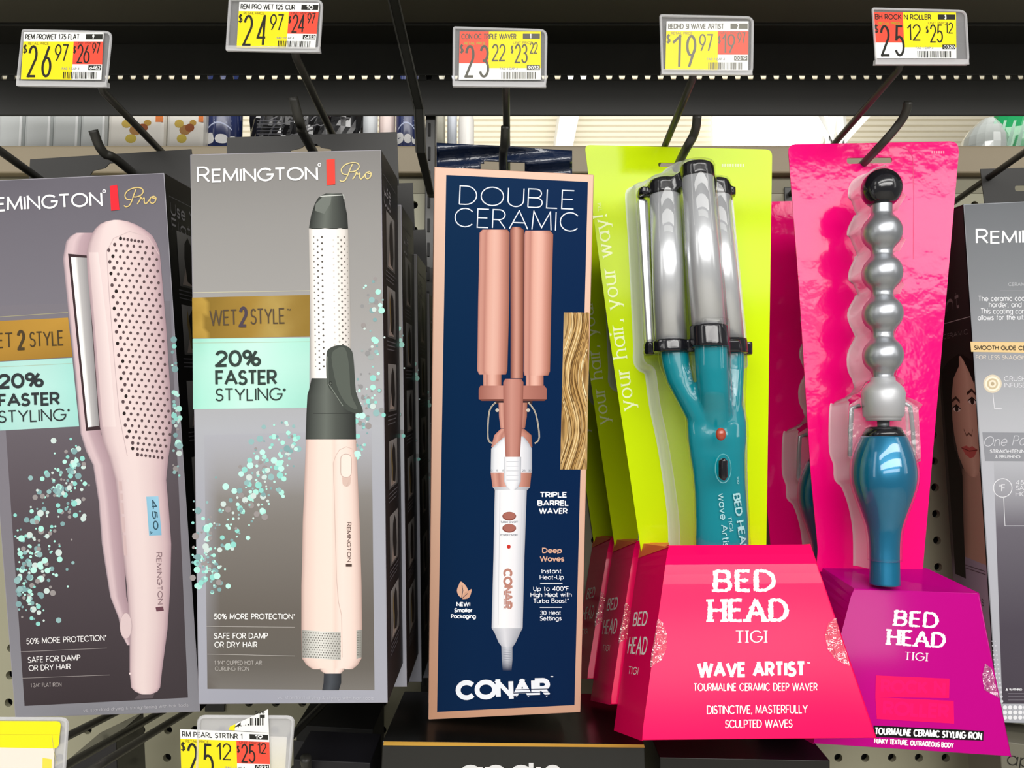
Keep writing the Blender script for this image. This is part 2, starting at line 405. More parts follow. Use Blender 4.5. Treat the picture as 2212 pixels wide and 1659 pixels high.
                if serif:
                    for e0, e1 in ((0, 1), (-1, -2)):
                        g = path[e0]; v = V(path[e0]) - V(path[e1])
                        closed = (V(path[0]) - V(path[-1])).length < 1e-3
                        if abs(v.y) > .05 and not (closed and len(path) > 10):
                            c = pts[e0]; sl = serif * wd; th = wd * max(cth, .3)
                            if g[1] <= .02 or g[1] >= .98 or abs(g[1] - X) < .02:
                                lo = c - up * th / 2; hi = c + up * th / 2
                                jit = lambda: V((s.rr.uniform(-1, 1), s.rr.uniform(-1, 1))) * rough * wd * .6
                                s.poly([tuple(lo - d * sl + jit()), tuple(lo + d * sl + jit()), tuple(hi + d * sl + jit()), tuple(hi - d * sl + jit())], col, z)
        s.clip = None
    def build(s, name, m, parent, label=None):
        o = mesh(name, s.v, s.fc, m, parent, cols=s.c)
        if label: o['label'] = label
        return o
def dim(c, k): return (c[0] * k, c[1] * k, c[2] * k, 1)
def ramp_at(r, t):
    if t <= r[0][0]: return r[0][1]
    for (a, ca), (b, cb) in zip(r, r[1:]):
        if t <= b: return mix(ca, cb, (t - a) / (b - a))
    return r[-1][1]
def ramp(*a): return [(t, C(h)) for t, h in a]
W_ = C('#ffffff')
INK = mat('printed_card', vcol=True, rough=.5, coat=.06, coat_rough=.2, spec=.06)
INKM = mat('matte_printed_card', vcol=True, rough=.6, spec=.08)
INKG = mat('glossy_printed_card', vcol=True, rough=.45, coat=.3, coat_rough=.1, spec=.05)
PAPER = mat('price_paper', vcol=True, rough=.7, spec=.2)
def script_word(pr, x0, y0, wd, h, ang, lw, col, z=3):
    """the handwritten Pro"""
    ca, sa = math.cos(ang), math.sin(ang)
    def T(p): return (x0 + (p[0] * ca + p[1] * sa) * wd, y0 - p[1] * h * ca + p[0] * sa * wd)
    for st in ([(.0, .08), (.06, .0), (.16, .06), (.25, .3), (.33, .62), (.42, .92)],
               [(.24, .36), (.1, .42), (.07, .66), (.2, .9), (.42, 1.0), (.58, .94), (.62, .76), (.54, .58), (.4, .5), (.3, .52)],
               [(.4, .1), (.5, .34), (.53, .48), (.57, .36), (.63, .42), (.62, .2), (.66, .1), (.74, .22), (.8, .36)],
               [(.92, .48), (.83, .42), (.79, .22), (.85, .1), (.94, .18), (.98, .38), (.92, .48), (.88, .4), (1.0, .36)]):
        pr.line([T(p) for p in smooth(st, 5)], lw, col, z)
# ------------------------------------------------------------------ the setting
YB = .80                                              # the pegboard
M_PEG = mat('cream_pegboard', '#9f9c84', rough=.5, vary=.05, bscale=9)
M_CREAM = mat('cream_steel', '#9c8f76', rough=.5, vary=.04, bscale=6)
M_BLK = mat('black_shelf_steel', '#282824', rough=.45, vary=.25, bscale=14)
M_BLK2 = mat('black_fixture_steel', '#333330', rough=.4, vary=.2, bscale=20)
M_WIRE = mat('black_coated_wire', '#3b3a35', rough=.35)
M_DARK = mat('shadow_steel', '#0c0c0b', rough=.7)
def pegboard():
    ref = atY(1811, 1637, YB); s = atY(1869, 1637, YB).x - ref.x
    top = atY(1106, 392, YB).z; x0 = ref.x - 36 * s + s / 2; z0 = ref.z - 6.5 * s
    nx = 50; nz = int((top - z0) / s); vs = []; fs = []; n = 12; r = s * .155
    for j in range(nz):
        for i in range(nx):
            cx = x0 + (i + .5) * s; cz = z0 + (j + .5) * s; b = len(vs); h = s / 2
            for k in range(n):
                A = 2 * math.pi * k / n + math.pi / 4; vs.append((cx + r * math.cos(A), YB, cz + r * math.sin(A)))
            for k in range(n):
                A = 2 * math.pi * k / n + math.pi / 4; vs.append((cx + r * math.cos(A), YB + .006, cz + r * math.sin(A)))
            for k in range(n):
                A = 2 * math.pi * k / n + math.pi / 4; c, q = math.cos(A), math.sin(A); m = max(abs(c), abs(q)); vs.append((cx + h * c / m, YB, cz + h * q / m))
            for k in range(n):
                l = (k + 1) % n; fs.append((b + k, b + 2 * n + k, b + 2 * n + l, b + l)); fs.append((b + k, b + l, b + n + l, b + n + k))
    o = mesh('wall_back', vs, fs, M_PEG); structure(o)
    x1 = x0 + nx * s; zt = z0 + nz * s
    structure(abox('wall_backing', (x0, YB + .012, z0), (x1, YB + .016, zt), M_DARK))
    # cream rail on top of the pegboard, with its recess
    zr = atY(1106, 314, YB - .012).z; zm = atY(1106, 374, YB - .012).z
    structure(abox('trim_1', (x0, YB - .012, zm), (x1, YB + .03, zr), M_CREAM, bevel=.002))
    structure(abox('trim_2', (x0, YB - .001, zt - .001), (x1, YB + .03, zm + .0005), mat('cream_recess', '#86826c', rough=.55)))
    return zr, x0, x1
ZR, XA, XB = pegboard()
structure(abox('floor', (-3, -3.5, -.02), (3, .8, 0), mat('floor_tile', '#b9b5aa', rough=.35, vary=.06, bscale=2)))
structure(abox('floor', (-6, .84, -.02), (6, 15, 0), mat('floor_tile')))
# far side of the fixture: the top shelf that carries the stock seen through the gap
structure(abox('trim_3', (XA, YB + .031, ZR - .02), (XB, YB + .34, ZR - .004), M_CREAM))
def ceiling():
    z = 4.9; vs = []; fs = []; n = 0; y = 2.6; p = .16
    prof = []
    while y < 16:
        prof += [(y, z), (y + p * .55, z), (y + p * .62, z + .05), (y + p * .93, z + .05)]; y += p
    for yy, zz in prof: vs += [(-9, yy, zz), (9, yy, zz)]
    for i in range(len(prof) - 1): fs.append((2 * i, 2 * i + 1, 2 * i + 3, 2 * i + 2))
    structure(mesh('ceiling', vs, fs, mat('cream_roof_deck', '#e6dfca', rough=.6, emit=.0)))
ceiling()
M_WHITE = mat('white_steel', '#f4f4f0', rough=.5)
def ceil_pt(px, py, z): r = ray(px, py); return EYE + r * ((z - EYE.z) / r.z)
a = ceil_pt(1228, 246, 4.8); b = ceil_pt(1231, 330, 4.8)
o = abox('roof_joist', (a.x - .1, a.y - 1.5, 4.72), (a.x + .1, b.y + 4, 4.93), M_WHITE); tag(o, 'white steel joist running under the cream roof deck, above the gap', 'roof beam')
t = thing('roof_truss', 'white roof truss with crossing diagonals seen above the pink card', 'roof beam', ceil_pt(1800, 300, 4.4))
for p, q in (((1760, 240), (1812, 330)), ((1876, 240), (1795, 330)), ((1802, 240), (1790, 330)), ((1815, 240), (1822, 330)), ((1700, 322), (1990, 330))):
    mesh('truss_bar', *tube_vf([ceil_pt(*p, 4.55), ceil_pt(*q, 4.55)], .05, 6), M_WHITE, t)
g = thing('skylight', 'large bright skylight panel shining above the green card', 'skylight', ceil_pt(1660, 300, 4.86))
q = [ceil_pt(1543, 236, 4.84), ceil_pt(1800, 236, 4.84), ceil_pt(1765, 322, 4.84), ceil_pt(1543, 322, 4.84)]
mesh('glowing_panel', [x for x in q] + [x + V((0, 0, .04)) for x in q], [(0, 1, 2, 3), (7, 6, 5, 4), (0, 4, 5, 1), (1, 5, 6, 2), (2, 6, 7, 3), (3, 7, 4, 0)], mat('skylight_glow', '#fbfdff', emit=2.2), g)
vs, fs = join(*[tube_vf([q[i] - V((0, 0, .02)), q[(i + 1) % 4] - V((0, 0, .02))], .035, 6) for i in range(4)])
mesh('frame', vs, fs, M_WHITE, g)
# ------------------------------------------------------------------ black shelf above, with its slotted back rail
sh = thing('black_shelf', 'black steel shelf overhead with a slotted rail along its back', 'shelf', (0, .7, atY(1106, 250, .78).z))
zA0, zA1 = atY(1106, 250, .775).z, atY(1106, 170, .775).z
abox('back_rail', (XA, .775, zA0), (XB, .7775, zA1), M_BLK, sh, bevel=.0015)
zB0, zB1 = atY(1106, 163, .775).z, atY(1106, 90, .775).z
abox('upper_rail', (XA, .7742, zB0), (XB, .7767, zB1), M_BLK2, sh, bevel=.0015)
vs = []; fs = []; pitch = 28.7 * .775 / F; x = XA; zc0, zc1 = zA1 - .002, zB0 + .002     # teeth between the slots
k = 0
while x < XB:
    a, b2 = box_vf((x, .7745, zc0), (x + pitch * .42, .777, zc1)); n = len(vs)
    m = pitch * .13
    a = [(p[0] + (m if p[0] > x + .001 and p[2] < zc0 + .0001 else -m if p[2] < zc0 + .0001 else 0), p[1], p[2]) for p in a]
    vs += a; fs += [tuple(i + n for i in f) for f in b2]; x += pitch
mesh('slot_teeth_pattern', vs, fs, M_BLK, sh)
abox('shelf_deck', (XA, .56, zB1), (XB, .779, zB1 + .012), mat('black_shelf_underside', '#56544a', rough=.5), sh, bevel=.001)
zl = zB1
abox('deck_dark_strip', (XA, .738, zl - .003), (XB, .7735, zl + .001), M_BLK, sh, bevel=.001)  # strip added under the deck so its rear band stays dark
abox('front_lip', (XA, .545, zl - .004), (XB, .562, zl + .05), M_BLK2, sh, bevel=.002)
# upright post and the shelf bracket hooked into it
po = thing('upright_post', 'black slotted upright post between the striped box stacks', 'upright post', atY(930, 1640, .785))
xl, xr = atY(918, 600, .79).x, atY(940, 600, .79).x
abox('post', (xl, .782, EYE.z - .75), (xr, .799, zB1), M_BLK2, po, bevel=.001)
vs = []; fs = []
for i in range(44):
    z = EYE.z - .7 + i * .0254; a, b2 = box_vf((xl + .003, .7805, z), (xl + .0055, .7822, z + .014)); n = len(vs); vs += a; fs += [tuple(j + n for j in f) for f in b2]
mesh('slot_pattern', vs, fs, M_DARK, po)
br = thing('shelf_bracket', 'black bent shelf bracket running up to the shelf beside the centre price tag', 'bracket', at(905, 330, .74))
pts = [at(836, -60, .60), at(872, 95, .655), at(905, 236, .70), at(909, 330, .72), at(930, 420, .765)]
def bar(pts, wpx, thick):
    vs, fs = [], []
    for p, wd in zip(pts, wpx):
        h = wd / 2
        vs += [p + V((-h, 0, 0)), p + V((h, 0, 0)), p + V((h, thick, 0)), p + V((-h, thick, 0))]
    for i in range(len(pts) - 1):
        for k in range(4):
            a = i * 4 + k; b = i * 4 + (k + 1) % 4; fs.append((a, b, b + 4, a + 4))
    fs += [(3, 2, 1, 0), tuple(len(vs) - 4 + i for i in range(4))]; return vs, fs
mesh('arm', *bar(pts, [.0085, .0085, .0085, .0085, .007], .012), M_BLK, br, bevel=.0012)
vs, fs = join(*[tube_vf([p + V((s * .0042, -.0006, 0)) for p in pts[:4]], .0007, 6) for s in (-1, 1)])
mesh('edge_rib', vs, fs, mat('lighter_black_edge', '#4a4a46', rough=.3), br)  # thin ribs along both edges, lighter than the arm
# ------------------------------------------------------------------ stock on the far side, seen through the gap
def far_row():
    zs = ZR - .004
    def X_(px, y): return atY(px, 290, y).x
    def zF(py, y): return atY(1106, py, y).z
    films = mat('frosted_wrap', '#cfd3d2', rough=.25, coat=.4)
    film2 = mat('clear_wrap_seam', '#f4f6f6', rough=.15)
    y0 = .90
    for i, (a, b, wd) in enumerate(((-70, -8, 'first in the row'), (-6, 49, 'second in the row'), (51, 110, 'in the middle of the row'), (112, 170, 'fourth along the row'), (172, 228, 'next to the fruit packs'))):
        t = thing('paper_roll_pack', 'grey white wrapped paper pack on the far shelf, ' + wd, 'paper pack', (X_((a + b) / 2, y0), y0 + .04, zs), 'wrapped paper packs in a row')
        xa, xb = X_(a, y0), X_(b, y0)
        abox('wrapped_rolls', (xa, y0, zs), (xb, y0 + .08, zs + .12), films, t, bevel=.004)
        abox('wrap_seam', (xb - .004, y0 - .0008, zs + .001), (xb - .0012, y0 + .001, zs + .115), film2, t)
    for i, (a, b, wd) in enumerate(((231, 355, 'beside the grey packs'), (358, 441, 'beside the blue can'))):
        t = thing('fruit_soap_pack', 'white pouch printed with peaches and leaves on the far shelf, ' + wd, 'pouch', (X_((a + b) / 2, y0), y0 + .03, zs), 'white fruit print pouches')
        xa, xb = X_(a, y0), X_(b, y0)
        abox('pouch', (xa, y0, zs), (xb, y0 + .05, zs + .12), mat('white_pouch', '#f3efe6', rough=.3, vary=.04), t, bevel=.005)
        pr = Print(Quad((xa, y0, zF(250, y0)), (xb, y0, zF(250, y0)), (xb, y0, zF(312, y0)), (xa, y0, zF(312, y0))))
        for du, dv, r, c in ((.5, .5, .15, '#b98a55'), (.62, .42, .12, '#a35f3c'), (.34, .28, .12, '#d8b95c'), (.42, .8, .13, '#dcc45a'), (.7, .25, .09, '#c9a04e')): pr.disc(du, dv, r * (1 if i else .75), C(c), R.randint(0, 3), ry=r * 1.2)
        pr.rect(.84, 0.0, .97, .22, C('#f08a4a'), 4)
        pr.build('fruit_print', PAPER, t)
    def can(px0, px1, y, label, word, top, cap, wv, group=None, hh=.16):
        cx = X_((px0 + px1) / 2, y); r = (X_(px1, y) - X_(px0, y)) / 2
        t = thing('spray_can', label, 'spray can', (cx, y, zs), group)
        vs, fs = loft_vf([((cx, y, zs + z), r * k, r * k) for z, k in ((0, .94), (.004, 1), (hh - .01, 1), (hh, .9))], 28)
        mesh('can', vs, fs, mat('navy_can', '#1d2d63', rough=.25, coat=.4), t, smooth=True)
        mesh('cap', *loft_vf([((cx, y, zs + hh + z), r * k, r * k) for z, k in ((0, .86), (.02, .86), (.03, .5))], 24), mat(cap[0], cap[1], rough=.35), t, smooth=True)
        class Cyl:
            n = V((0, -1, 0))
            def q(s, u, v, off=0):
                A = (u - .5) * 2.6; return V((cx + (r + off) * math.sin(A), y - (r + off) * math.cos(A), zs + hh * (1 - v)))
        pr = Print(Cyl())
        vv = lambda py: 1 - (zF(py, y - r) - zs) / hh
        pr.text(word, (.16, vv(309)), (.9, vv(309)), vv(309) - vv(285), .04, W_, 3)
        for k in range(3): pr.line([(.42, vv(258 + k * 5)), (.78 - .1 * (k % 2), vv(258 + k * 5))], .01, C('#c9d2ee'), 2)
        pr.line([(.2 + .06 * i, vv(278) - .05 * math.sin(i * .3)) for i in range(11)], .012, C('#c9d2ee'), 2)
        pr.build('printed_lettering', INK, t)
    can(446, 522, .93, 'navy spray can with white lettering and orange cap on the far shelf', 'Bar', .9, ('orange_cap', '#e8622c'), .985)
    can(855, 905, .93, 'navy can beside the black upright, white letters near its base', 'Dou', .9, ('white_cap', '#e8e8ea'), .97)
    t = thing('wrapped_bundle', 'black bundle wrapped in shiny film behind the second price tag hook', 'wrapped bundle', (X_(650, .92), .95, zs))
    xa, xb = X_(524, .92), X_(782, .92); vs, fs = [], []
    nx, nz = 26, 10
    for j in range(nz + 1):
        for i in range(nx + 1):
            u, v = i / nx, j / nz; vs.append((xa + (xb - xa) * u, .925 + R.uniform(-.003, .003) + .02 * (abs(u - .5) * 2) ** 4, zs + .12 * v))
    for j in range(nz):
        for i in range(nx): a = j * (nx + 1) + i; fs.append((a, a + 1, a + nx + 2, a + nx + 1))
    b0 = len(vs); vs += [(xa, 1.0, zs), (xb, 1.0, zs), (xb, 1.0, zs + .12), (xa, 1.0, zs + .12)]
    fs += [(0, b0, b0 + 1, nx), (nz * (nx + 1), nz * (nx + 1) + nx, b0 + 2, b0 + 3), (b0, b0 + 3, b0 + 2, b0 + 1)]
    mesh('film_wrap', vs, fs, mat('black_film', '#1a1a1c', rough=.18, coat=.8), t)
    pr = Print(Quad((xa, .919, zs + .12), (xb, .919, zs + .12), (xb, .919, zs), (xa, .919, zs)))
    for k in range(9):
        u = R.uniform(.05, .7); v = R.uniform(.2, .55)
        pr.line([(u + .03 * i, v - .012 * i + R.uniform(-.02, .02)) for i in range(8)], .012, C('#6b6b6e'), 1)
    for k in range(7): pr.line([(.12, .28 + k * .035), (.34, .28 + k * .035)], .01, C('#55555a'), 2)
    pr.build('printed_lettering', INK, t)
    def bottle(px0, px1, y, label, c1, c2, hh=.15):
        cx = X_((px0 + px1) / 2, y); r = (X_(px1, y) - X_(px0, y)) / 2
        t = thing('toiletry_bottle', label, 'bottle', (cx, y, zs))
        mesh('bottle', *loft_vf([((cx, y, zs + z), r * k, r * .7 * k) for z, k in ((0, .9), (.006, 1), (hh * .8, 1), (hh * .92, .7), (hh, .4))], 24), mat('bottle_' + c1.strip('#'), c1, rough=.3), t, smooth=True)
        mesh('cap', *loft_vf([((cx, y, zs + hh + z), r * .4, r * .4) for z in (-.002, .02)], 16), mat('bottle_' + c2.strip('#'), c2, rough=.3), t)
    bottle(784, 816, .93, 'pale silver bottle beside the pink white bottle on the far shelf', '#c9cdd0', '#eeeeee')
    bottle(818, 854, .94, 'pinkish white bottle beside the navy can by the upright', '#e3cfc8', '#f0f0f0')
    bottle(938, 962, .90, 'cream bottle close to the upright, above the foil hang tab', '#d5d2bf', '#e5e2d2')
    bottle(966, 987, .92, 'white bottle with blue edge above the navy box hang tab', '#dfe6f2', '#8fa0d0')
    bottle(990, 1024, 1.0, 'bright white round bottle above the hang tab of the navy box', '#f7f4ee', '#f7f4ee')
    t = thing('green_bag', 'green and clear plastic bag of goods on the far shelf corner', 'bag', (X_(2150, .95), .97, zs))
    def blob(name, px0, px1, y, h, m):
        xa, xb = X_(px0, y), X_(px1, y); rows = []
        for i in range(9):
            v = i / 8; k = (1 - v ** 3) ** .6 if v < 1 else .02
            rows.append((V(((xa + xb) / 2 + .012 * v, y, zs + h * v)), (xb - xa) / 2 * (.35 + .65 * k) + R.uniform(-.003, .003), .03 * (.4 + .6 * k)))
        mesh(name, *loft_vf(rows, 18), m, t)
    blob('clear_bag', 2062, 2160, .94, .095, mat('clear_crinkle_bag', '#dfe6e2', rough=.12, coat=1))
    blob('green_panel', 2105, 2330, .96, .14, mat('green_bag_film', '#15a05c', rough=.2, coat=.6))
    pr = Print(Quad((X_(2120, .92), .919, zF(255, .92)), (X_(2215, .92), .919, zF(255, .92)), (X_(2215, .92), .919, zF(315, .92)), (X_(2120, .92), .919, zF(315, .92))))
    for k in range(4): pr.poly([(.1 + k * .22, 1), (.3 + k * .22, .1), (.36 + k * .22, .1), (.2 + k * .22, 1)], C('#bfe8d2'), k)
    pr.build('bag_stripes_print', INK, t)
far_row()
# ------------------------------------------------------------------ peg hooks with price tags
DIR = V((0, math.cos(.096), -math.sin(.096)))           # pegs rise a little towards the shopper
def to_back(p, y=None): return p + DIR * (((y or YB) - p.y) / DIR.y)
M_HOLD = clear('label_holder_plastic', milky=.16, gloss=.3, rough=.12)
M_RIM = clear('label_holder_rim', milky=.4, gloss=.4, rough=.15)
RED, YEL, BK = C('#f0523f'), C('#f4e021'), C('#2a2a26')
def price_label(par, surf, quad, style, name, num, big, cents, code, faded=0):
    tl, tr, br, bl = [V(p) for p in quad]
    class S:
        n = surf.n
        def q(s, u, v, off=0):
            p = (tl * (1 - u) + tr * u) * (1 - v) + (bl * (1 - u) + br * u) * v; return surf.q(p.x, p.y, off)
    pr = Print(S(), base=.0009); asp = (tr - tl).length / (bl - tl).length
    wht = C('#f3f3ef'); bk = mix(BK, C('#b9b7ab'), faded); red = mix(RED, C('#f58d80'), faded); yel = mix(YEL, C('#f0e46a'), faded)
    pr.rect(0, 0, 1, 1, wht, 0)
    class T(Print): pass
    def txt(s, u0, u1, vb, h, lw, col, **k):
        # lettering laid out in label heights so strokes stay even
        class S2:
            n = surf.n
            def q(s_, x, y, off=0): return S.q(s_, x / asp, y, off)
        p2 = Print(S2(), base=.0009); p2.text(s, (u0 * asp, vb), (u1 * asp, vb), h, lw, col, 3, **k)
        n = len(pr.v); pr.v += p2.v; pr.c += p2.c; pr.fc += [tuple(i + n for i in f) for f in p2.fc]
    if style == 'A':
        pr.rect(0, .2, .63, 1, yel, 1); pr.rect(.63, .2, 1, .68, red, 1)
    else:
        pr.rect(0, 0, .36, .66, red, 1); pr.rect(.36, 0, 1, .76, yel, 1)
    txt(name, .02, .70, .16, .115, .017, bk)
    pr.rect(.78, .045, .99, .155, bk, 2); txt(num, .86 if len(num) < 2 else .84, .885 if len(num) < 2 else .93, .15, .1, .02, wht)
    txt('RETAIL PRICE', .06, .32, .275, .06, .012, mix(bk, yel, .4)); txt('UNIT PRICE', .66, .9, .26, .055, .011, mix(bk, red if style == 'A' else yel, .4))
    txt('$', -.0, .055, .46, .2, .026, bk)
    txt(big[0], .07, .19, .96, .68, .05, bk); txt(big[1], .245, .37, .96, .68, .05, bk)
    txt(cents, .40, .57, .62, .36, .03, bk)
    txt('$', .63, .665, .46, .17, .02, bk); txt(big, .68, .84, .66, .40, .032, bk); txt(cents, .865, .965, .46, .24, .022, bk)
    txt('FAC 1 CAP 4', .5, .72, .80, .05, .011, mix(bk, wht, .3))
    pr.rect(.83, .7, .99, .8, bk, 2); txt(code, .845, .98, .79, .075, .014, wht)
    u = .52; rr = random.Random(code)
    while u < .93:
        wd = rr.choice((.006, .006, .01, .014)); pr.rect(u, .84, u + wd, .985, bk, 2); u += wd + rr.choice((.006, .009, .012))
    pr.build('price_label', PAPER, par)
def hook(i, holder, lab, arm_px, tip_px, style, name, num, big, cents, code, label, faded=0, hole_d=.615, tagd=.52, arm_w=.0027):
    tl, tr, br, bl = holder
    surf = Plane((tl[0], tl[1], tagd - .004), (tr[0], tr[1], tagd - .004), (bl[0], bl[1], tagd + .002))
    s0 = at(arm_px[0], arm_px[1], tagd + .004)
    root = thing('peg_hook', label, 'peg hook', to_back(s0), 'peg hooks with price tags')
    # scanning arm up to the label holder
    mesh('tag_arm', *tube_vf([s0 - DIR * .004 + V((0, 0, .02)), s0 + V((0, 0, .006)), s0 + DIR * .006, to_back(s0, YB - .002)], arm_w, 10), M_WIRE, root, smooth=True)
    if tip_px:
        d = hole_d; h = at(*tip_px[-1], d)
        tip = [at(tip_px[0][0], tip_px[0][1], d - .045), at(tip_px[1][0], tip_px[1][1], d - .036)] + [h - DIR * .006, to_back(h, YB - .002)]
        pts = smooth([tuple(p) for p in tip], 5)[:-5] + [tip[-1]]
        mesh('product_peg', *tube_vf(pts, .0034, 14), M_WIRE, root, smooth=True)
    b = to_back(s0, YB - .004); zb = min(b.z, to_back(h, YB - .004).z) if tip_px else b.z - .03; xb = to_back(h).x if tip_px else b.x
    abox('back_plate', (min(b.x, xb) - .006, YB - .004, zb - .008), (max(b.x, xb) + .006, YB - .0005, b.z + .008), M_BLK2, root, bevel=.001)
    hd = plate('label_holder', surf, rounded([tl, tr, br, bl], [3, 14, 14, 3], 4), None, .0012, M_HOLD, root)
    lip = [(bl[0] - 1, bl[1] - 10), (br[0] + 1, br[1] - 10), (br[0] + 2, br[1] + 1), (bl[0] - 2, bl[1] + 1)]
    plate('holder_lip', surf, lip, None, .004, M_RIM, hd, off=.0035)
    E = rounded([tl, tr, br, bl], [3, 14, 14, 3], 4)
    vs, fs = tube_vf([surf.q(*p, .0004) for p in E + E[:1]], .0009, 6); mesh('holder_rim', vs, fs, M_RIM, hd)
    price_label(root, surf, lab, style, name, num, big, cents, code, faded)
    return root
hook(0, [(50, 66), (241, 70), (229, 187), (37, 184)], [(52, 69), (224, 69), (219, 172), (45, 171)], (212, 186), [(201, 281), (224, 330), (287, 374)], 'A',
     'REM PROWET 1.75 FLAT', '9', '26', '97', '6482', 'peg hook with the 26.97 yellow and red price tag, above the flat iron box', hole_d=.612)
hook(1, [(497, -1), (696, 2), (689, 112), (490, 108)], [(517, 4), (690, 6), (681, 105), (511, 103)], (634, 112), [(633, 210), (650, 272), (676, 327)], 'A',
     'REM PRO WET 1.25 CUR', '10', '24', '97', '6483', 'peg hook with the 24.97 price tag, above the hot air curling iron box', hole_d=.573, tagd=.485)
hook(2, [(981, 60), (1180, 66), (1178, 187), (980, 185)], [(993, 68), (1168, 68), (1168, 172), (991, 172)], (1093, 186), [(1092, 273), (1090, 312), (1087, 366)], 'B',
     'CON OC TRIPLE WAVER', '1', '23', '22', '9032', 'peg hook with the 23.22 red and yellow price tag, above the navy box', faded=.25)
hook(3, [(1427, 34), (1626, 38), (1624, 161), (1431, 159)], [(1440, 46), (1617, 46), (1616, 152), (1437, 151)], (1500, 161), [(1506, 250), (1499, 290), (1462, 361)], 'A',
     'BEDHD SI WAVE ARTIST', '2', '19', '97', '0319', 'peg hook with the 19.97 price tag, holding the green card pack', faded=.45)
hook(4, [(1885, 19), (2086, 24), (2092, 138), (1893, 138)], [(1886, 26), (2065, 27), (2066, 126), (1891, 126)], (1950, 140), [(1962, 220), (1946, 262), (1866, 352)], 'B',
     'BH ROCK N ROLLER', '3', '25', '12', '0320', 'peg hook with the 25.12 tag under the shelf, holding the pink card pack', hole_d=.666, tagd=.575)
# ------------------------------------------------------------------ boxed products
M_LILAC = mat('lilac_grey_card', '#9a97a0', rough=.5)
M_BCARD = mat('black_gloss_card', '#0c0c0e', rough=.45, coat=.1, coat_rough=.2, spec=.15)
M_TAB = mat('black_tab_card', '#2a2927', rough=.55)
def carton(name, label, cat, f4, d3, depth, mats, group=None, shift=(0, 0)):
    """a carton from the four seen corners of its front TL TR BR BL; d3 = distance at TL, TR, BL"""
    tl, tr, br, bl = f4
    pl = Plane((tl[0], tl[1], d3[0]), (tr[0], tr[1], d3[1]), (bl[0], bl[1], d3[2]))
    fr = [pl.q(*p) for p in f4]; back = -pl.n * depth + V((shift[0], 0, shift[1]))
    bk = [p + back for p in fr]
    root = thing(name, label, cat, (fr[2] + fr[3] + bk[2] + bk[3]) / 4, group)
    vs, fs = hexa(fr, bk)
    body = mesh('carton', vs, fs, mats, root, midx=[0, 1, 1, 1, 1, 1] if len(mats) > 1 else None, bevel=.0007)
    return root, pl, fr, bk, body
def side_print(root, fr, bk, side):
    if side == 'R': return Quad(fr[1], bk[1], bk[2], fr[2])
    return Quad(bk[0], fr[0], fr[3], bk[3])
def how_to_side(q, root, script=None):
    """black side with a column of small how-to pictures and captions"""
    pr = Print(q); rr = random.Random(5)
    for i, (v0, v1) in enumerate(((.1, .205), (.24, .335), (.385, .475), (.53, .62), (.67, .765), (.81, .905))):
        u0, u1 = .22, .74
        pr.grid([(u0, v0), (u1, v0), (u1, v1), (u0, v1)], lambda u, v: mix(C('#8d8b88'), C('#5f5d5b'), v), 3, 4, 0)
        c = (u0 + u1) / 2 + .04
        pr.poly([(c - .1, v0 + .02), (c, v0 + .006), (c + .09, v0 + .02), (c + .12, v1 - .03), (c + .06, v1 - .006), (c - .08, v1 - .012), (c - .13, v0 + .05)], C('#232120'), 2)
        pr.poly([(c - .22, v1 - .004), (c - .1, v1 - .04), (c + .02, v1 - .02), (c + .1, v1 - .004)], C('#9c8f86'), 1)
        if i % 2: pr.line([(c - .16, v0 + .02), (c - .08, v1 - .02)], .04, C('#7d6b40'), 3)
        for k in range(3): pr.line([(u0 - .04, v1 + .008 + k * .0075), (u1 - .05 * k, v1 + .008 + k * .0075)], .0022, C('#5e5c60'), 1)
    pr.line([(.08, .04), (.9, .04)], .0012, C('#6a6a6c'), 1)
    if script:
        for w_, v in script:
            pr.text(w_, (.1, v), (.1 + .13 * len(w_), v), .026, .004, C('#8f8d90'), 3, shear=.0)
    pr.build('how_to_print', INK, root)
def bubbles(pr, pts, n, seed, cols, rmin=2, rmax=7.5, z=4):
    rr = random.Random(seed)
    for i in range(n):
        t = rr.random(); k = t * (len(pts) - 1); j = min(int(k), len(pts) - 2); f = k - j
        x = pts[j][0] + (pts[j + 1][0] - pts[j][0]) * f; y = pts[j][1] + (pts[j + 1][1] - pts[j][1]) * f; s = pts[j][2] + (pts[j + 1][2] - pts[j][2]) * f
        x += rr.gauss(0, s); y += rr.gauss(0, s * .9)
        if not (pr.lim[0] < x < pr.lim[2] and pr.lim[1] < y < pr.lim[3]) or pr.avoid(x, y): continue
        pr.disc(x, y, rmin + (rmax - rmin) * rr.random() ** 1.8, C(rr.choice(cols)), z + rr.randint(0, 5), n=12)
BUB = ['#a9e3d6', '#8fd2c8', '#b9e9de', '#8fb4b4', '#7fa3a5', '#c8d8d4', '#96908f']
M_FOIL = mat('gold_foil_print', '#b08a42', rough=.3, metal=.75, bump=.12, bscale=30)
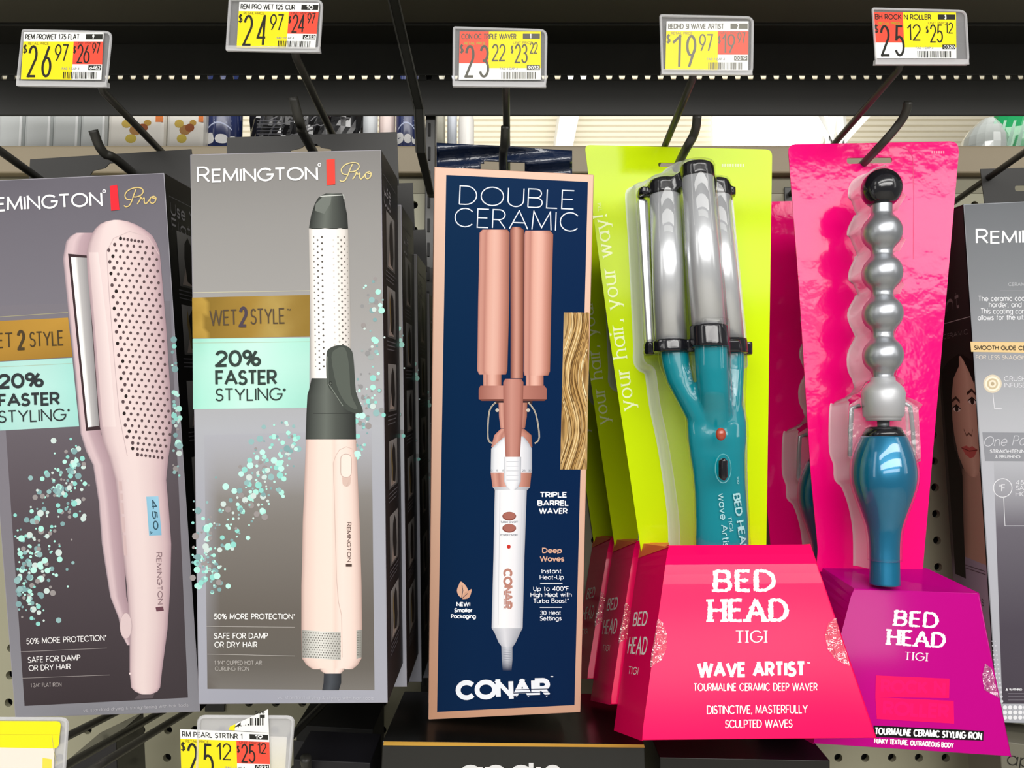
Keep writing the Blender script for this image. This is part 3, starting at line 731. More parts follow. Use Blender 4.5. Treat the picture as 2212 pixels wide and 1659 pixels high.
# ---- flat iron box
def flat_iron_box():
    f4 = [(-58, 391), (355, 373), (433, 1538), (32, 1551)]
    root, pl, fr, bk, body = carton('flat_iron_box', 'grey carton showing a pink flat iron, hung beside the curling iron box', 'product box', f4, (.552, .550, .555), .060, [M_LILAC, M_BCARD])
    plate('hang_tab', Plane((65, 343, .612), (413, 323, .610), (62, 400, .612)), [(65, 344), (413, 322), (426, 420), (60, 425)], [(195, 378), (201, 369), (227, 363), (236, 353), (251, 352), (264, 365), (290, 368), (292, 380)], .0008, M_TAB, root)
    pr = Print(pl); q0 = [(-56, 393), (353, 375), (431, 1536), (34, 1549)]
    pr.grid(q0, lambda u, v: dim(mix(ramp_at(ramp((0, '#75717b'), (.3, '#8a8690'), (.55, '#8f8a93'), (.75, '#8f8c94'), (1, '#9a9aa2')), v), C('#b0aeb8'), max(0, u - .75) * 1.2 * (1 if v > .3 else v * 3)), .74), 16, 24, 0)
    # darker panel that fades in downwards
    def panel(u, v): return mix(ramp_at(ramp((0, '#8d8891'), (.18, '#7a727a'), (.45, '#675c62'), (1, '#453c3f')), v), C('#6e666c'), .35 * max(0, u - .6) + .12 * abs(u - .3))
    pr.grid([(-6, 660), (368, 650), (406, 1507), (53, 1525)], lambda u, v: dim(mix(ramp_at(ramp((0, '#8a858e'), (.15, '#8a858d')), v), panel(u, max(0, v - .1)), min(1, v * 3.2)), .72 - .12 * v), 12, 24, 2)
    P3 = 5
    pr.poly([(-50, 696), (147, 686), (157, 771), (-45, 783)], [C('#a87f35'), C('#b78c3c'), C('#9a7430'), C('#a47c34')], P3)
    pr.grid([(-45, 784), (156, 773), (171, 921), (-36, 932)], lambda u, v: mix(mix(C('#9fd8cf'), C('#b4ded6'), math.sin(3 * u)), C('#8cb8b3'), .4 * abs(v - .4)), 8, 5, P3)
    pr.line([(-40, 687), (147, 675)], 1.2, C('#a7a27f'), 5); pr.line([(-44, 795), (157, 785)], 1, C('#a7b59f'), 7)
    # iron, back arm then front arm
    L = [(521, 143, 204), (540, 139, 200), (559, 136, 196), (667, 147, 200), (802, 162, 206), (937, 174, 218), (975, 186, 236), (1005, 201, 245), (1083, 213, 256), (1175, 220, 266), (1289, 238, 273), (1335, 256, 284), (1371, 263, 286), (1394, 275, 284)]
    pr.strip([(503, 164, 204), (510, 152, 204)] + L, ramp((0, '#8e7e86'), (.08, '#cbb4b8'), (.3, '#d3bbbf'), (.5, '#b99fa6'), (1, '#a58a92')), 8)
    pr.poly([(147, 548), (190, 552), (218, 928), (186, 931)], C('#3c2d30'), 10)
    pr.grid([(153, 555), (188, 557), (214, 920), (190, 923)], lambda u, v: ramp_at(ramp((0, '#f2f1ef'), (.3, '#efeeec'), (.36, '#b9b6b6'), (1, '#8d8a8c')), u), 12, 6, 11)
    FR = [(475, 245, 258), (478, 229, 276), (484, 216, 292), (495, 205, 312), (509, 197, 329), (525, 191, 338), (545, 187, 345), (590, 189, 349), (706, 200, 359), (860, 211, 369), (922, 216, 371), (955, 223, 369), (987, 235, 364), (1037, 249, 359), (1092, 255, 364), (1175, 263, 370), (1266, 274, 368), (1358, 280, 362), (1449, 280, 350), (1485, 283, 346), (1494, 292, 340), (1500, 306, 326)]
    pr.strip(FR, ramp((0, '#a48c92'), (.06, '#ceb7b9'), (.2, '#e3cfce'), (.42, '#e6d3d1'), (.7, '#dcc6c6'), (.9, '#cdb2b6'), (1, '#a68c94')), 13, nx=16)
    pr.strip([(545, 192, 212), (706, 205, 232), (860, 217, 245), (922, 222, 250)], ramp((0, '#d2bcbd'), (1, '#e9d8d6')), 14)
    pr.line([(230, 540), (236, 640), (247, 780), (258, 900), (275, 985)], 1.4, C('#c7afb1'), 15)
    pr.line([(230, 545), (245, 515), (280, 500), (320, 512), (344, 550)], 1.6, C('#cdb6b7'), 15)
    edge = lambda y: (232 + (y - 530) * .095 if y < 940 else 271 + (y - 940) * .5, 342 + (y - 560) * .077 if y < 930 else 370 - (y - 930) * .35)
    y = 515; k = 0
    while y < 990:
        a, b = edge(max(y, 532)); n = 7; off = (k % 2) * .5; ins = max(0, (532 - y)) * 1.6
        for i in range(n):
            u = (i + off + .12) / (n - .2); bow = 10 * (abs(u - .5) * 2) ** 2; yy = y + 8 * u
            x = a + ins + (b - a - 2 * ins) * u
            if u <= 1: pr.disc(x, yy + bow * .0, 3.6 if i == 0 else 3.0, C('#5a484b') if (i or k % 3) else C('#2b2222'), 16, ry=4.2 if i == 0 else 3.4, n=10)
        y += 12.6; k += 1
    pr.poly([(316, 1073), (342, 1072), (349, 1156), (322, 1157)], [C('#8fc0d8'), C('#9ccbe2'), C('#7fb3cf'), C('#86b9d2')], 16)
    pr.text('450', (326, 1080), (331, 1145), 12, 2.6, C('#3a5665'), 18); pr.text('A', (323, 1147), (324, 1155), 6, 1.2, C('#3a5665'), 18)
    pr.text('REMINGTON', (337, 1193), (341, 1306), 13, 1.8, C('#8a6f75'), 18, sc=.86); pr.poly([(336, 1312), (352, 1310), (354, 1319), (338, 1321)], C('#6b4550'), 18)
    for y0, y1 in ((1040, 1060), (1066, 1080), (1086, 1110), (1116, 1150), (1156, 1200)): pr.poly([(256 + (y0 - 1040) * .075, y0), (263 + (y0 - 1040) * .075, y0), (263 + (y1 - 1040) * .075, y1), (256 + (y1 - 1040) * .075, y1)], C('#ccb2b2'), 15)
    pr.disc(272, 1352, 13, C('#d9c3c4'), 15, ry=28, n=24); pr.line([(272 + 13 * math.cos(t * .3), 1352 + 28 * math.sin(t * .3)) for t in range(22)], 1, C('#b79fa3'), 16)
    pr.disc(281, 1455, 2.5, C('#e5d2d2'), 14)
    pr.poly([(300, 1500), (290, 1510), (330, 1508), (334, 1498)], C('#5b5155'), 7)
    pr.lim = (30, 930, 400, 1350); inn = [(r[1] - 4, r[0]) for r in L] + [(r[2] + 2, r[0]) for r in reversed(FR) if r[0] > 500]
    pr.avoid = lambda x, y: x > 172 + (y - 930) * .21 and x < 372 or x < 8 + (y - 900) * .045 + 12
    bubbles(pr, [(178, 985, 22), (150, 1040, 30), (105, 1120, 38), (70, 1200, 34), (40, 1260, 34), (55, 1310, 26)], 330, 11, BUB)
    pr.lim = (366, 690, 412, 1080); pr.avoid = lambda x, y: x > 352 + (y - 373) * .067 + 1 or x < 372
    bubbles(pr, [(372, 720, 8), (380, 860, 10), (385, 960, 8), (375, 1040, 12)], 60, 12, BUB)
    # lettering
    pr.text('REMINGTON', (-40, 459), (222, 445), 36, 4.2, W_, 20, sc=.86); pr.disc(225, 413, 4, W_, 20); pr.disc(225, 413, 2.6, C('#8a868f'), 21)
    pr.poly([(237, 402), (253, 399), (258, 453), (240, 455)], C('#f02f3a'), 20)
    script_word(pr, 268, 447, 72, 40, -.06, 2.4, C('#d9c07e'), 20)
    br = C('#4a3d2a')
    pr.text('WET', (-46, 754), (29, 751), 33, 3, br, 20); pr.text('2', (38, 757), (56, 756), 44, 6, br, 20, ); pr.text('STYLE', (64, 750), (138, 746), 33, 3, br, 20)
    dk = C('#33383a')
    pr.text('20%', (-4, 841), (95, 836), 33, 6.5, dk, 20); pr.text('FASTER', (-4, 880), (130, 875), 29, 5.6, dk, 20); pr.text('STYLING', (-4, 914), (143, 909), 27, 3, dk, 20); pr.text('*', (145, 904), (151, 904), 22, 2, dk, 20)
    lt = C('#e6e2e2'); dm = C('#9f9796')
    pr.text('50% MORE PROTECTION*', (57, 1392), (231, 1384), 13, 1.7, lt, 20); pr.line([(43, 1408), (231, 1400)], 1, dm, 20)
    pr.text('SAFE FOR DAMP', (60, 1432), (174, 1427), 13, 1.7, lt, 20); pr.text('OR DRY HAIR', (62, 1450), (153, 1446), 13, 1.7, lt, 20); pr.line([(48, 1465), (237, 1458)], 1, dm, 20)
    pr.text('1 3/4" FLAT IRON', (66, 1485), (133, 1483), 9, 1, dm, 20)
    pr.text('vs. standard drying & straightening with hair tools', (180, 1538), (407, 1526), 7, .7, C('#c0bec4'), 20)
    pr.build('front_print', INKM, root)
    how_to_side(side_print(root, fr, bk, 'R'), root, [('Use Your', .075), ('Flat', .105)])
    return root, pl
# ---- hot air curling iron box
def curling_box():
    f4 = [(410, 333), (824, 323), (838, 1519), (428, 1522)]
    root, pl, fr, bk, body = carton('curling_iron_box', 'front grey carton showing a pink hot air curling iron', 'product box', f4, (.50, .50, .502), .070, [M_LILAC, M_BCARD], 'curling iron boxes')
    plate('hang_tab', Plane((490, 297, .572), (858, 285, .572), (490, 400, .572)), [(490, 297), (857, 285), (862, 400), (490, 400)], [(624, 334), (628, 325), (650, 320), (662, 311), (684, 311), (694, 319), (715, 322), (716, 334)], .0008, M_TAB, root)
    pr = Print(pl)
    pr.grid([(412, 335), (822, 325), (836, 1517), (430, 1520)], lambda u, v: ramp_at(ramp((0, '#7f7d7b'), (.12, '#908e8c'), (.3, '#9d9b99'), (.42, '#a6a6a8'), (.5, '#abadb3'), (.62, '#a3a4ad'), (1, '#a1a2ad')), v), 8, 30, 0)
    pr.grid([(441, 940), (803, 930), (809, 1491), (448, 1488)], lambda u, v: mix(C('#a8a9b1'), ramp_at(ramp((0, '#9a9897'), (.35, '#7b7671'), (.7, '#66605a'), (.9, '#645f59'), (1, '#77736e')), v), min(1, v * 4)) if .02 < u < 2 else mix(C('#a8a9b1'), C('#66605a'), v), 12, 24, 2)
    pr.grid([(415, 643), (669, 637), (669, 727), (416, 731)], lambda u, v: ramp_at(ramp((0, '#a08035'), (.11, '#b39244'), (.12, '#866b2c'), (.5, '#9d7d38'), (.7, '#ab9150'), (.85, '#94783a'), (1, '#8d7132')), u + .03 * math.sin(9 * v + 20 * u)), 26, 8, 5)
    pr.grid([(416, 732), (669, 729), (668, 881), (417, 884)], lambda u, v: mix(ramp_at(ramp((0, '#93cfbc'), (.1, '#a5decd'), (.5, '#bfe6da'), (.8, '#aadfd0'), (1, '#9fd5c6')), u + .1 * (v - .5)), C('#c7e8de'), .3 * (1 - abs(v - .4) * 2)), 14, 8, 5)
    pr.line([(417, 632), (669, 628)], 1.2, C('#c9c4a8'), 5); pr.line([(416, 741), (669, 738)], 1, C('#a9b79b'), 7)
    # tool
    dkr = ramp((0, '#2f322f'), (.15, '#4a4e4a'), (.4, '#666b65'), (.6, '#50544f'), (.85, '#3c3f3c'), (1, '#2a2c2a'))
    pr.strip([(418, 704, 738), (421, 696, 742), (428, 687, 743), (440, 680, 745), (465, 672, 750), (495, 667, 752)], dkr, 8)
    pr.poly([(680, 455), (700, 462), (714, 440), (716, 424), (696, 426), (682, 440)], C('#70756f'), 10); pr.line([(692, 424), (742, 421), (743, 430)], 2, C('#c9ccc6'), 11)
    pr.strip([(493, 667, 752), (600, 669, 755), (700, 671, 757), (817, 672, 758)], ramp((0, '#b9b3ad'), (.08, '#e8e4e0'), (.3, '#f7f4f0'), (.6, '#f3efeb'), (.9, '#d8d2cd'), (1, '#a9a39d')), 8)
    for k in range(22):
        y = 512 + k * 13.3
        for i, (du, r, c) in enumerate(((.1, 1.6, '#77726d'), (.2, 2.1, '#605b56'), (.31, 2.2, '#5b5651'), (.6, 2, '#d3cdc7'), (.72, 2.2, '#aea8a2'), (.8, 2.2, '#6b6661'), (.88, 2, '#7a746f'), (.95, 1.4, '#8f8983'))):
            if y > 745 and du > .5: continue
            pr.disc(669 + k * .2 + du * 85, y + (i % 2) * 6.6, r, C(c), 9, n=8)
    pr.strip([(817, 673, 758), (840, 668, 760), (854, 664, 763), (893, 662, 768), (949, 660, 769)], dkr, 9); pr.line([(676, 893), (758, 893)], 1, C('#2c2e2c'), 11)
    pr.poly(smooth([(705, 768), (711, 753), (728, 746), (748, 747), (761, 760), (765, 792), (769, 846), (783, 883), (781, 892), (761, 891), (740, 879), (724, 854), (707, 829)], 3, True), C('#454a45'), 11)
    pr.poly(smooth([(716, 772), (726, 754), (745, 752), (754, 790), (758, 850), (772, 884), (748, 872), (728, 835)], 3, True), C('#575d56'), 12)
    pr.line([(708, 770), (709, 828), (741, 877)], 1.6, C('#7d837b'), 13); pr.disc(714, 828, 4, C('#2d302d'), 13); pr.disc(714, 828, 2.4, C('#5f645e'), 14)
    pkr = ramp((0, '#b79a92'), (.06, '#dcc3b9'), (.25, '#ecd6cb'), (.5, '#eed9ce'), (.58, '#e3cabf'), (.64, '#efdbd2'), (.85, '#ead3c9'), (.96, '#d2b7ae'), (1, '#b5988f'))
    pr.strip([(949, 661, 769), (1060, 657, 774), (1130, 654, 777), (1200, 653, 779), (1266, 651, 781), (1358, 651, 782), (1422, 652, 781), (1436, 662, 773), (1446, 676, 761)], pkr, 9, nx=16)
    pr.line([(720, 1000), (725, 985), (733, 972), (748, 965), (762, 970), (766, 985)], 1.2, C('#cdb2a8'), 11); pr.line([(720, 1000), (727, 1250), (731, 1300), (738, 1330), (739, 1420)], 1.4, C('#cfb4aa'), 11)
    pr.poly(rounded([(736, 981), (759, 981), (759, 1031), (736, 1031)], 11), C('#f0dcd2'), 11); pr.line(rounded([(736, 981), (759, 981), (759, 1031), (736, 1031)], 11) + [(736, 992)], 1.2, C('#b99d93'), 12)
    pr.poly(rounded([(739, 1031), (758, 1031), (757, 1051), (740, 1051)], [1, 1, 9, 9]), C('#d3b8ad'), 11)
    pr.grid([(652, 1361), (736, 1366), (736, 1426), (653, 1421)], lambda u, v: ramp_at(ramp((0, '#8d8b86'), (.25, '#c9c8c2'), (.5, '#dedcd6'), (1, '#b0aea8')), u), 8, 3, 11)
    for j in range(11):
        for i in range(15): 
            x = 655 + i * 5.5 + (j % 2) * 2.7
            if x < 735: pr.disc(x, 1366 + j * 5.2 + (x - 652) * .05, 1.5, C('#77756f'), 12, n=6)
    pr.grid([(770, 1362), (782, 1360), (781, 1420), (770, 1424)], lambda u, v: mix(C('#a9a7a1'), C('#84827c'), u), 2, 2, 11)
    for j in range(10):
        for i in range(2): pr.disc(773 + i * 5, 1367 + j * 5.3, 1.4, C('#6b6963'), 12, n=6)
    pr.strip([(1444, 690, 745), (1450, 694, 741), (1455, 702, 736)], pkr, 10); pr.strip([(1455, 700, 737), (1475, 699, 737), (1491, 696, 732)], ramp((0, '#33353a'), (.4, '#4b4f55'), (1, '#2c2e32')), 9)
    pr.text('REMINGTON', (749, 1128), (750, 1214), 10, 1.5, C('#6b5751'), 18, sc=.86); pr.rect(747, 1218, 760, 1224, C('#4f3f3a'), 18)
    pr.lim = (416, 900, 665, 1300); pr.avoid = lambda x, y: x > 652 or (x < 436 + (y - 1100) * .02 and y < 1040)
    bubbles(pr, [(630, 925, 26), (600, 990, 24), (560, 1040, 30), (510, 1095, 36), (470, 1150, 36), (445, 1210, 26), (440, 1260, 20)], 300, 21, BUB)
    pr.lim = (768, 590, 832, 1010); pr.avoid = lambda x, y: 0
    bubbles(pr, [(810, 610, 14), (812, 690, 16), (800, 780, 18), (795, 850, 14), (790, 900, 16), (765, 1000, 10)], 110, 22, BUB + ['#9aa5a4', '#8f8f90'])
    # lettering
    pr.text('REMINGTON', (426, 395), (687, 389), 35, 4.2, W_, 20, sc=.84); pr.disc(690, 356, 4, W_, 20); pr.disc(690, 356, 2.6, C('#8a8886'), 21)
    pr.poly([(705, 345), (723, 343), (724, 398), (706, 400)], C('#f2473c'), 20)
    script_word(pr, 734, 392, 70, 40, -.03, 2.4, C('#dccb8e'), 20)
    br = C('#55483a')
    pr.text('WET', (453, 704), (513, 702), 34, 3, br, 20); pr.text('2', (516, 707), (535, 707), 45, 6.5, C('#4d434d'), 20); pr.text('STYLE', (541, 701), (616, 699), 34, 3, br, 20); pr.text('TM', (620, 671), (628, 671), 4, 1, br, 20)
    dk = C('#35413d')
    pr.text('20%', (465, 793), (564, 791), 36, 6.5, dk, 20); pr.text('FASTER', (465, 833), (599, 831), 33, 5.6, dk, 20); pr.text('STYLING', (465, 867), (610, 865), 28, 3.2, dk, 20); pr.text('*', (610, 862), (618, 862), 24, 2, dk, 20)
    lt = C('#f2f0ee'); dm = C('#b5b0ab')
    pr.text('50% MORE PROTECTION*', (462, 1338), (638, 1338), 12.5, 1.7, lt, 20); pr.line([(446, 1353), (637, 1355)], 1, dm, 20)
    pr.text('SAFE FOR DAMP', (462, 1380), (579, 1380), 13, 1.7, lt, 20); pr.text('OR DRY HAIR', (463, 1399), (556, 1399), 13, 1.7, lt, 20); pr.line([(448, 1413), (637, 1417)], 1, dm, 20)
    pr.text('1 1/4" CUPPED HOT AIR', (463, 1436), (566, 1436), 9, 1, dm, 20); pr.text('CURLING IRON', (464, 1449), (538, 1449), 9, 1, dm, 20)
    pr.text('vs. standard drying & styling with hair tools', (599, 1510), (807, 1512), 7, .7, C('#c4c5cd'), 20)
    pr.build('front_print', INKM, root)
    how_to_side(side_print(root, fr, bk, 'R'), root, [('Use', .075), ('Cup', .095)])
    return root, pl
# ---- navy triple waver box
def navy_box():
    f4 = [(938, 360), (1283, 377), (1254, 1539), (925, 1555)]
    M_COP = mat('copper_pink_card', '#d3a48c', rough=.5); M_NAVY = mat('navy_gloss_card', '#101626', rough=.35, coat=.4)
    root, pl, fr, bk, body = carton('triple_waver_box', 'navy carton with copper border showing a rose triple barrel waver', 'product box', f4, (.552, .552, .577), .062, [M_COP, M_NAVY], 'navy waver boxes')
    tb = Plane((943, 308, .606), (1236, 325, .606), (943, 400, .612), bump=lambda x, y: .0035 * math.sin((y - 300) * .13 + x * .012) + .002 * math.sin(x * .05))
    out = [(943 + (1236 - 943) * i / 22, 308 + 17 * i / 22) for i in range(23)] + [(1238, 345), (1238, 365), (1238, 400)] + [(1238 - 297 * i / 22, 400) for i in range(1, 22)] + [(941, 400), (941, 370), (942, 340)]
    vs = []; fs = []; nx, ny = 40, 14
    hole = rounded([(1044, 347), (1132, 350), (1138, 372), (1038, 370)], 8)
    okc = {}
    for j in range(ny + 1):
        for i in range(nx + 1):
            u, v = i / nx, j / ny; x = 943 + 293 * u; y = 308 + 17 * u + (82 - 12 * u) * v; vs.append(tb.q(x, y)); okc[(i, j)] = (x, y)
    for j in range(ny):
        for i in range(nx):
            x, y = okc[(i, j)]; x += 3.6; y += 3
            if inside(hole, x, y): continue
            a = j * (nx + 1) + i; fs.append((a, a + nx + 1, a + nx + 2, a + 1))
    o = mesh('hang_tab', vs, fs, mat('navy_gloss_tab', '#14233f', rough=.3, coat=1, coat_rough=.06, bump=.25, bscale=120), root, smooth=True); o.modifiers.new('thickness', 'SOLIDIFY').thickness = .0006
    pr = Print(pl)
    pr.grid([(940, 362), (1281, 379), (1252, 1537), (927, 1553)], lambda u, v: mix(C('#e3bfab'), C('#b98b70'), v ** 1.3 * (1 - .3 * u)), 6, 20, 0)
    pr.grid([(964, 378), (1270, 393), (1241, 1523), (944, 1538)], lambda u, v: mix(mix(C('#00274a'), C('#00224a'), u), C('#041c40'), v * .6), 6, 20, 2)
    # hair swatch
    def hair(u, v): 
        s = math.sin(26 * (u + .28 * math.sin(v * 9 + 1.2)) + 2) * .5 + .5; k = math.sin(7 * v + 3 * u) * .5 + .5
        return mix(mix(C('#6e4f2a'), C('#b08a52'), s), C('#d8b984'), k * .55)
    pr.grid([(1218, 675), (1273, 676), (1268, 1014), (1210, 1014)], hair, 22, 60, 4)
    rr = random.Random(2)
    for k in range(46):
        u0 = rr.uniform(-.05, 1.0); ph = rr.uniform(.8, 1.5); pts = []
        for i in range(31):
            v = i / 30; u = u0 + .22 * math.sin(v * 9 + ph); 
            if .02 < u < .98: pts.append((1218 - 8 * v + 56 * u, 675 + 339 * v))
            else:
                pr.line(pts, rr.uniform(.8, 2), C(rr.choice(('#e3c995', '#8a6636', '#c39c60', '#5f4424', '#efdcae'))), 5 + k % 3); pts = []
        pr.line(pts, rr.uniform(.8, 2), C(rr.choice(('#e3c995', '#8a6636', '#c39c60', '#5f4424'))), 5 + k % 3)
    th = C('#dfe7f2')
    pr.text('DOUBLE', (991, 442), (1240, 453), 42, 2.4, th, 5); pr.text('CERAMIC', (981, 490), (1250, 501), 42, 2.4, th, 5)
    # waver
    bar = ramp((0, '#b47a6e'), (.1, '#d09a8b'), (.2, '#b57a6d'), (.32, '#dba595'), (.5, '#e2b3a4'), (.62, '#deab9c'), (.8, '#c28778'), (1, '#96604f'))
    pr.strip([(490, 1107, 1123), (497, 1102, 1132), (700, 1103, 1131), (817, 1103, 1130)], ramp((0, '#7a4a40'), (.2, '#a86f61'), (.45, '#cf9a8a'), (.8, '#98604f'), (1, '#683c33')), 8)
    pr.strip([(496, 1042, 1096), (503, 1036, 1101), (650, 1033, 1100), (800, 1031, 1096), (809, 1035, 1093)], bar, 9, nx=14)
    pr.strip([(498, 1135, 1188), (506, 1133, 1195), (650, 1132, 1191), (802, 1131, 1188), (811, 1133, 1184)], bar, 9, nx=14)
    pr.strip([(808, 1044, 1083), (842, 1044, 1083)], bar, 8); pr.strip([(810, 1136, 1174), (842, 1136, 1174)], bar, 8)
    pr.strip([(833, 1038, 1176), (840, 1034, 1181), (862, 1034, 1181)], ramp((0, '#9a5f53'), (.3, '#c48b7e'), (.6, '#b67a6d'), (1, '#9a6055')), 9); pr.strip([(862, 1034, 1181), (866, 1040, 1176)], ramp((0, '#7d4a40'), (1, '#6e4037')), 9)
    pr.rect(1070, 866, 1150, 872, C('#3a2a2c'), 8)
    pr.strip([(870, 1077, 1139), (900, 1078, 1138), (925, 1081, 1134)], bar, 9)
    for pts in ([(1071, 869), (1057, 889), (1054, 946), (1064, 958)], [(1141, 869), (1157, 893), (1165, 944), (1155, 958)]): pr.line(smooth(pts, 4), 3, C('#c9bfae'), 10); pr.line(smooth(pts, 4), 1, C('#6d655a'), 11)
    pr.disc(1074, 886, 4, C('#c4bcb0'), 11); pr.disc(1141, 886, 4, C('#c4bcb0'), 11)
    pr.strip([(926, 1082, 1132), (940, 1068, 1148), (966, 1061, 1150)], bar, 9)
    wr = ramp((0, '#b9bcc4'), (.1, '#e4e5ea'), (.35, '#f5f5f7'), (.7, '#e9e9ee'), (.95, '#c5c7cf'), (1, '#a5a8b2'))
    pr.strip([(943, 1090, 1131), (955, 1076, 1141), (969, 1061, 1149), (1021, 1060, 1149)], wr, 11); 
    for i, x in enumerate((1062, 1074, 1087, 1130, 1143)): pr.text(['0', '5', '5', '25', '30'][i], (x - 2, 1019), (x + (2 if i < 3 else 5), 1019), 5, .9, C('#8a8d96'), 13)
    pr.strip([(1021, 1060, 1148), (1052, 1064, 1145)], bar, 11); pr.strip([(1052, 1064, 1145), (1058, 1069, 1140)], ramp((0, '#a8a9b2'), (.5, '#dedfe4'), (1, '#9b9ca6')), 11)
    pr.strip([(818, 1092, 1126), (826, 1087, 1131), (900, 1088, 1129), (987, 1092, 1123)], ramp((0, '#a1655a'), (.4, '#c78f82'), (.8, '#b67a6d'), (1, '#8d564b')), 13)
    pr.strip([(987, 1088, 1126), (1040, 1089, 1125), (1052, 1094, 1120), (1058, 1101, 1113)], wr, 14)
    for k in range(5): pr.line([(1094, 997 + k * 10), (1120, 997 + k * 10)], 1.4, C('#c5c7cf'), 15)
    pr.strip([(1058, 1069, 1138), (1200, 1066, 1133), (1357, 1062, 1129)], wr, 10); pr.line([(1080, 1064), (1076, 1350)], 1, C('#c9cbd2'), 12); pr.line([(1128, 1064), (1120, 1350)], 1, C('#c9cbd2'), 12)
    pr.strip([(1357, 1062, 1129), (1366, 1068, 1124), (1388, 1077, 1114), (1397, 1084, 1108)], ramp((0, '#a8abb5'), (.4, '#d9dae0'), (1, '#9a9da8')), 10)
    pr.strip([(1396, 1083, 1107), (1425, 1084, 1107), (1449, 1086, 1105)], ramp((0, '#9297a3'), (.5, '#cdd0d8'), (1, '#8d929e')), 9, fn=lambda c, u, v: mix(c, C('#041c40'), max(0, v - .45) * 1.8))
    for k in range(7): pr.line([(1087, 1404 + k * 5), (1104, 1405 + k * 5)], 1.2, C('#8d929e'), 11)
    for y in (1115, 1141): pr.disc(1100, y, 15, C('#8a4f45'), 12, ry=9.5, n=20); pr.disc(1100, y - 1, 13, C('#a8695e'), 13, ry=8, n=20)
    pr.text('TURBO ON/OFF', (1081, 1130), (1119, 1130), 4.5, .8, C('#8a8d96'), 13); pr.text('POWER ON/OFF', (1081, 1158), (1119, 1158), 4.5, .8, C('#8a8d96'), 13)
    pr.disc(1099, 1181, 4.2, C('#c8372f'), 13)
    pr.text('CONAIR', (1087, 1228), (1087, 1316), 20, 5, C('#b98274'), 13)
    for k in range(4): pr.rect(1087 + k * 4, 1270, 1088.2 + k * 4, 1317, C('#e4e5ea'), 16)
    # side lettering
    w2 = C('#eef2f8'); cop = C('#d9ab92')
    for t, x0, x1, y in (('TRIPLE', 1166, 1225, 1075), ('BARREL', 1161, 1229, 1093), ('WAVER', 1164, 1226, 1110)): pr.text(t, (x0, y), (x1, y), 12.5, 2.5, w2, 5)
    pr.text('Deep', (1171, 1195), (1214, 1195), 12, 2.3, cop, 5); pr.text('Waves', (1166, 1213), (1219, 1213), 12, 2.3, cop, 5)
    for t, x0, x1, y in (('Instant', 1170, 1213, 1239), ('Heat-Up', 1166, 1218, 1252), ('Up to 400~F', 1152, 1229, 1277), ('High Heat with', 1146, 1235, 1290), ('Turbo Boost*', 1152, 1229, 1303), ('30 Heat', 1167, 1212, 1329), ('Settings', 1166, 1213, 1341)): pr.text(t, (x0, y), (x1, y - .5), 10, 1.35, w2, 5)
    pr.line([(1167, 1260), (1215, 1260)], 1.6, w2, 5); pr.line([(1166, 1312), (1214, 1312)], 1.6, w2, 5)
    for t, x0, x1, y in (('NEW!', 986, 1016, 1310), ('Smaller', 981, 1021, 1323), ('Packaging', 974, 1028, 1336)): pr.text(t, (x0, y), (x1, y), 9.5, 2, w2, 5)
    pr.poly(smooth([(996, 1256), (1008, 1268), (1011, 1282), (1003, 1292), (992, 1288), (987, 1276), (991, 1264)], 3, True), cop, 5); pr.poly(smooth([(1019, 1273), (1014, 1290), (1003, 1294), (998, 1292), (1004, 1280), (1012, 1276)], 3, True), C('#cf9f86'), 6); pr.line([(997, 1292), (1000, 1276), (998, 1264)], 1.2, C('#041c40'), 7); pr.line([(998, 1293), (1010, 1282)], 1.2, C('#041c40'), 7)
    pr.text('CONAIR', (985, 1513), (1190, 1507), 43, 10.5, C('#e8edf4'), 5, gap=.2); pr.text('~', (1189, 1468), (1196, 1468), 8, 1, w2, 5)
    for k in range(5): pr.poly([(1109, 1489.6 + k * 6.5 - .0), (1193, 1487 + k * 6.5), (1193, 1488.6 + k * 6.5 + k * .35), (1109, 1491.2 + k * 6.5 + k * .35)], C('#041c40'), 8)
    pr.build('front_print', INK, root)
    return root, pl
FI, pf = flat_iron_box(); CI, pc = curling_box(); NB, pn = navy_box()
# stock hanging behind on the same pegs
for i, wd in enumerate(('second', 'third', 'fourth')):
    b = copy_tree(CI, None, DIR * (.075 * (i + 1)) + V((.0025 * (i + 1), 0, -.012 * i - .006))); b['label'] = wd + ' curling iron carton on its peg, only its black side showing'
b = copy_tree(NB, None, DIR * .068 + V((-.0075, 0, -.004))); b['label'] = 'navy carton tucked behind the front one, only its worn dark edge showing'
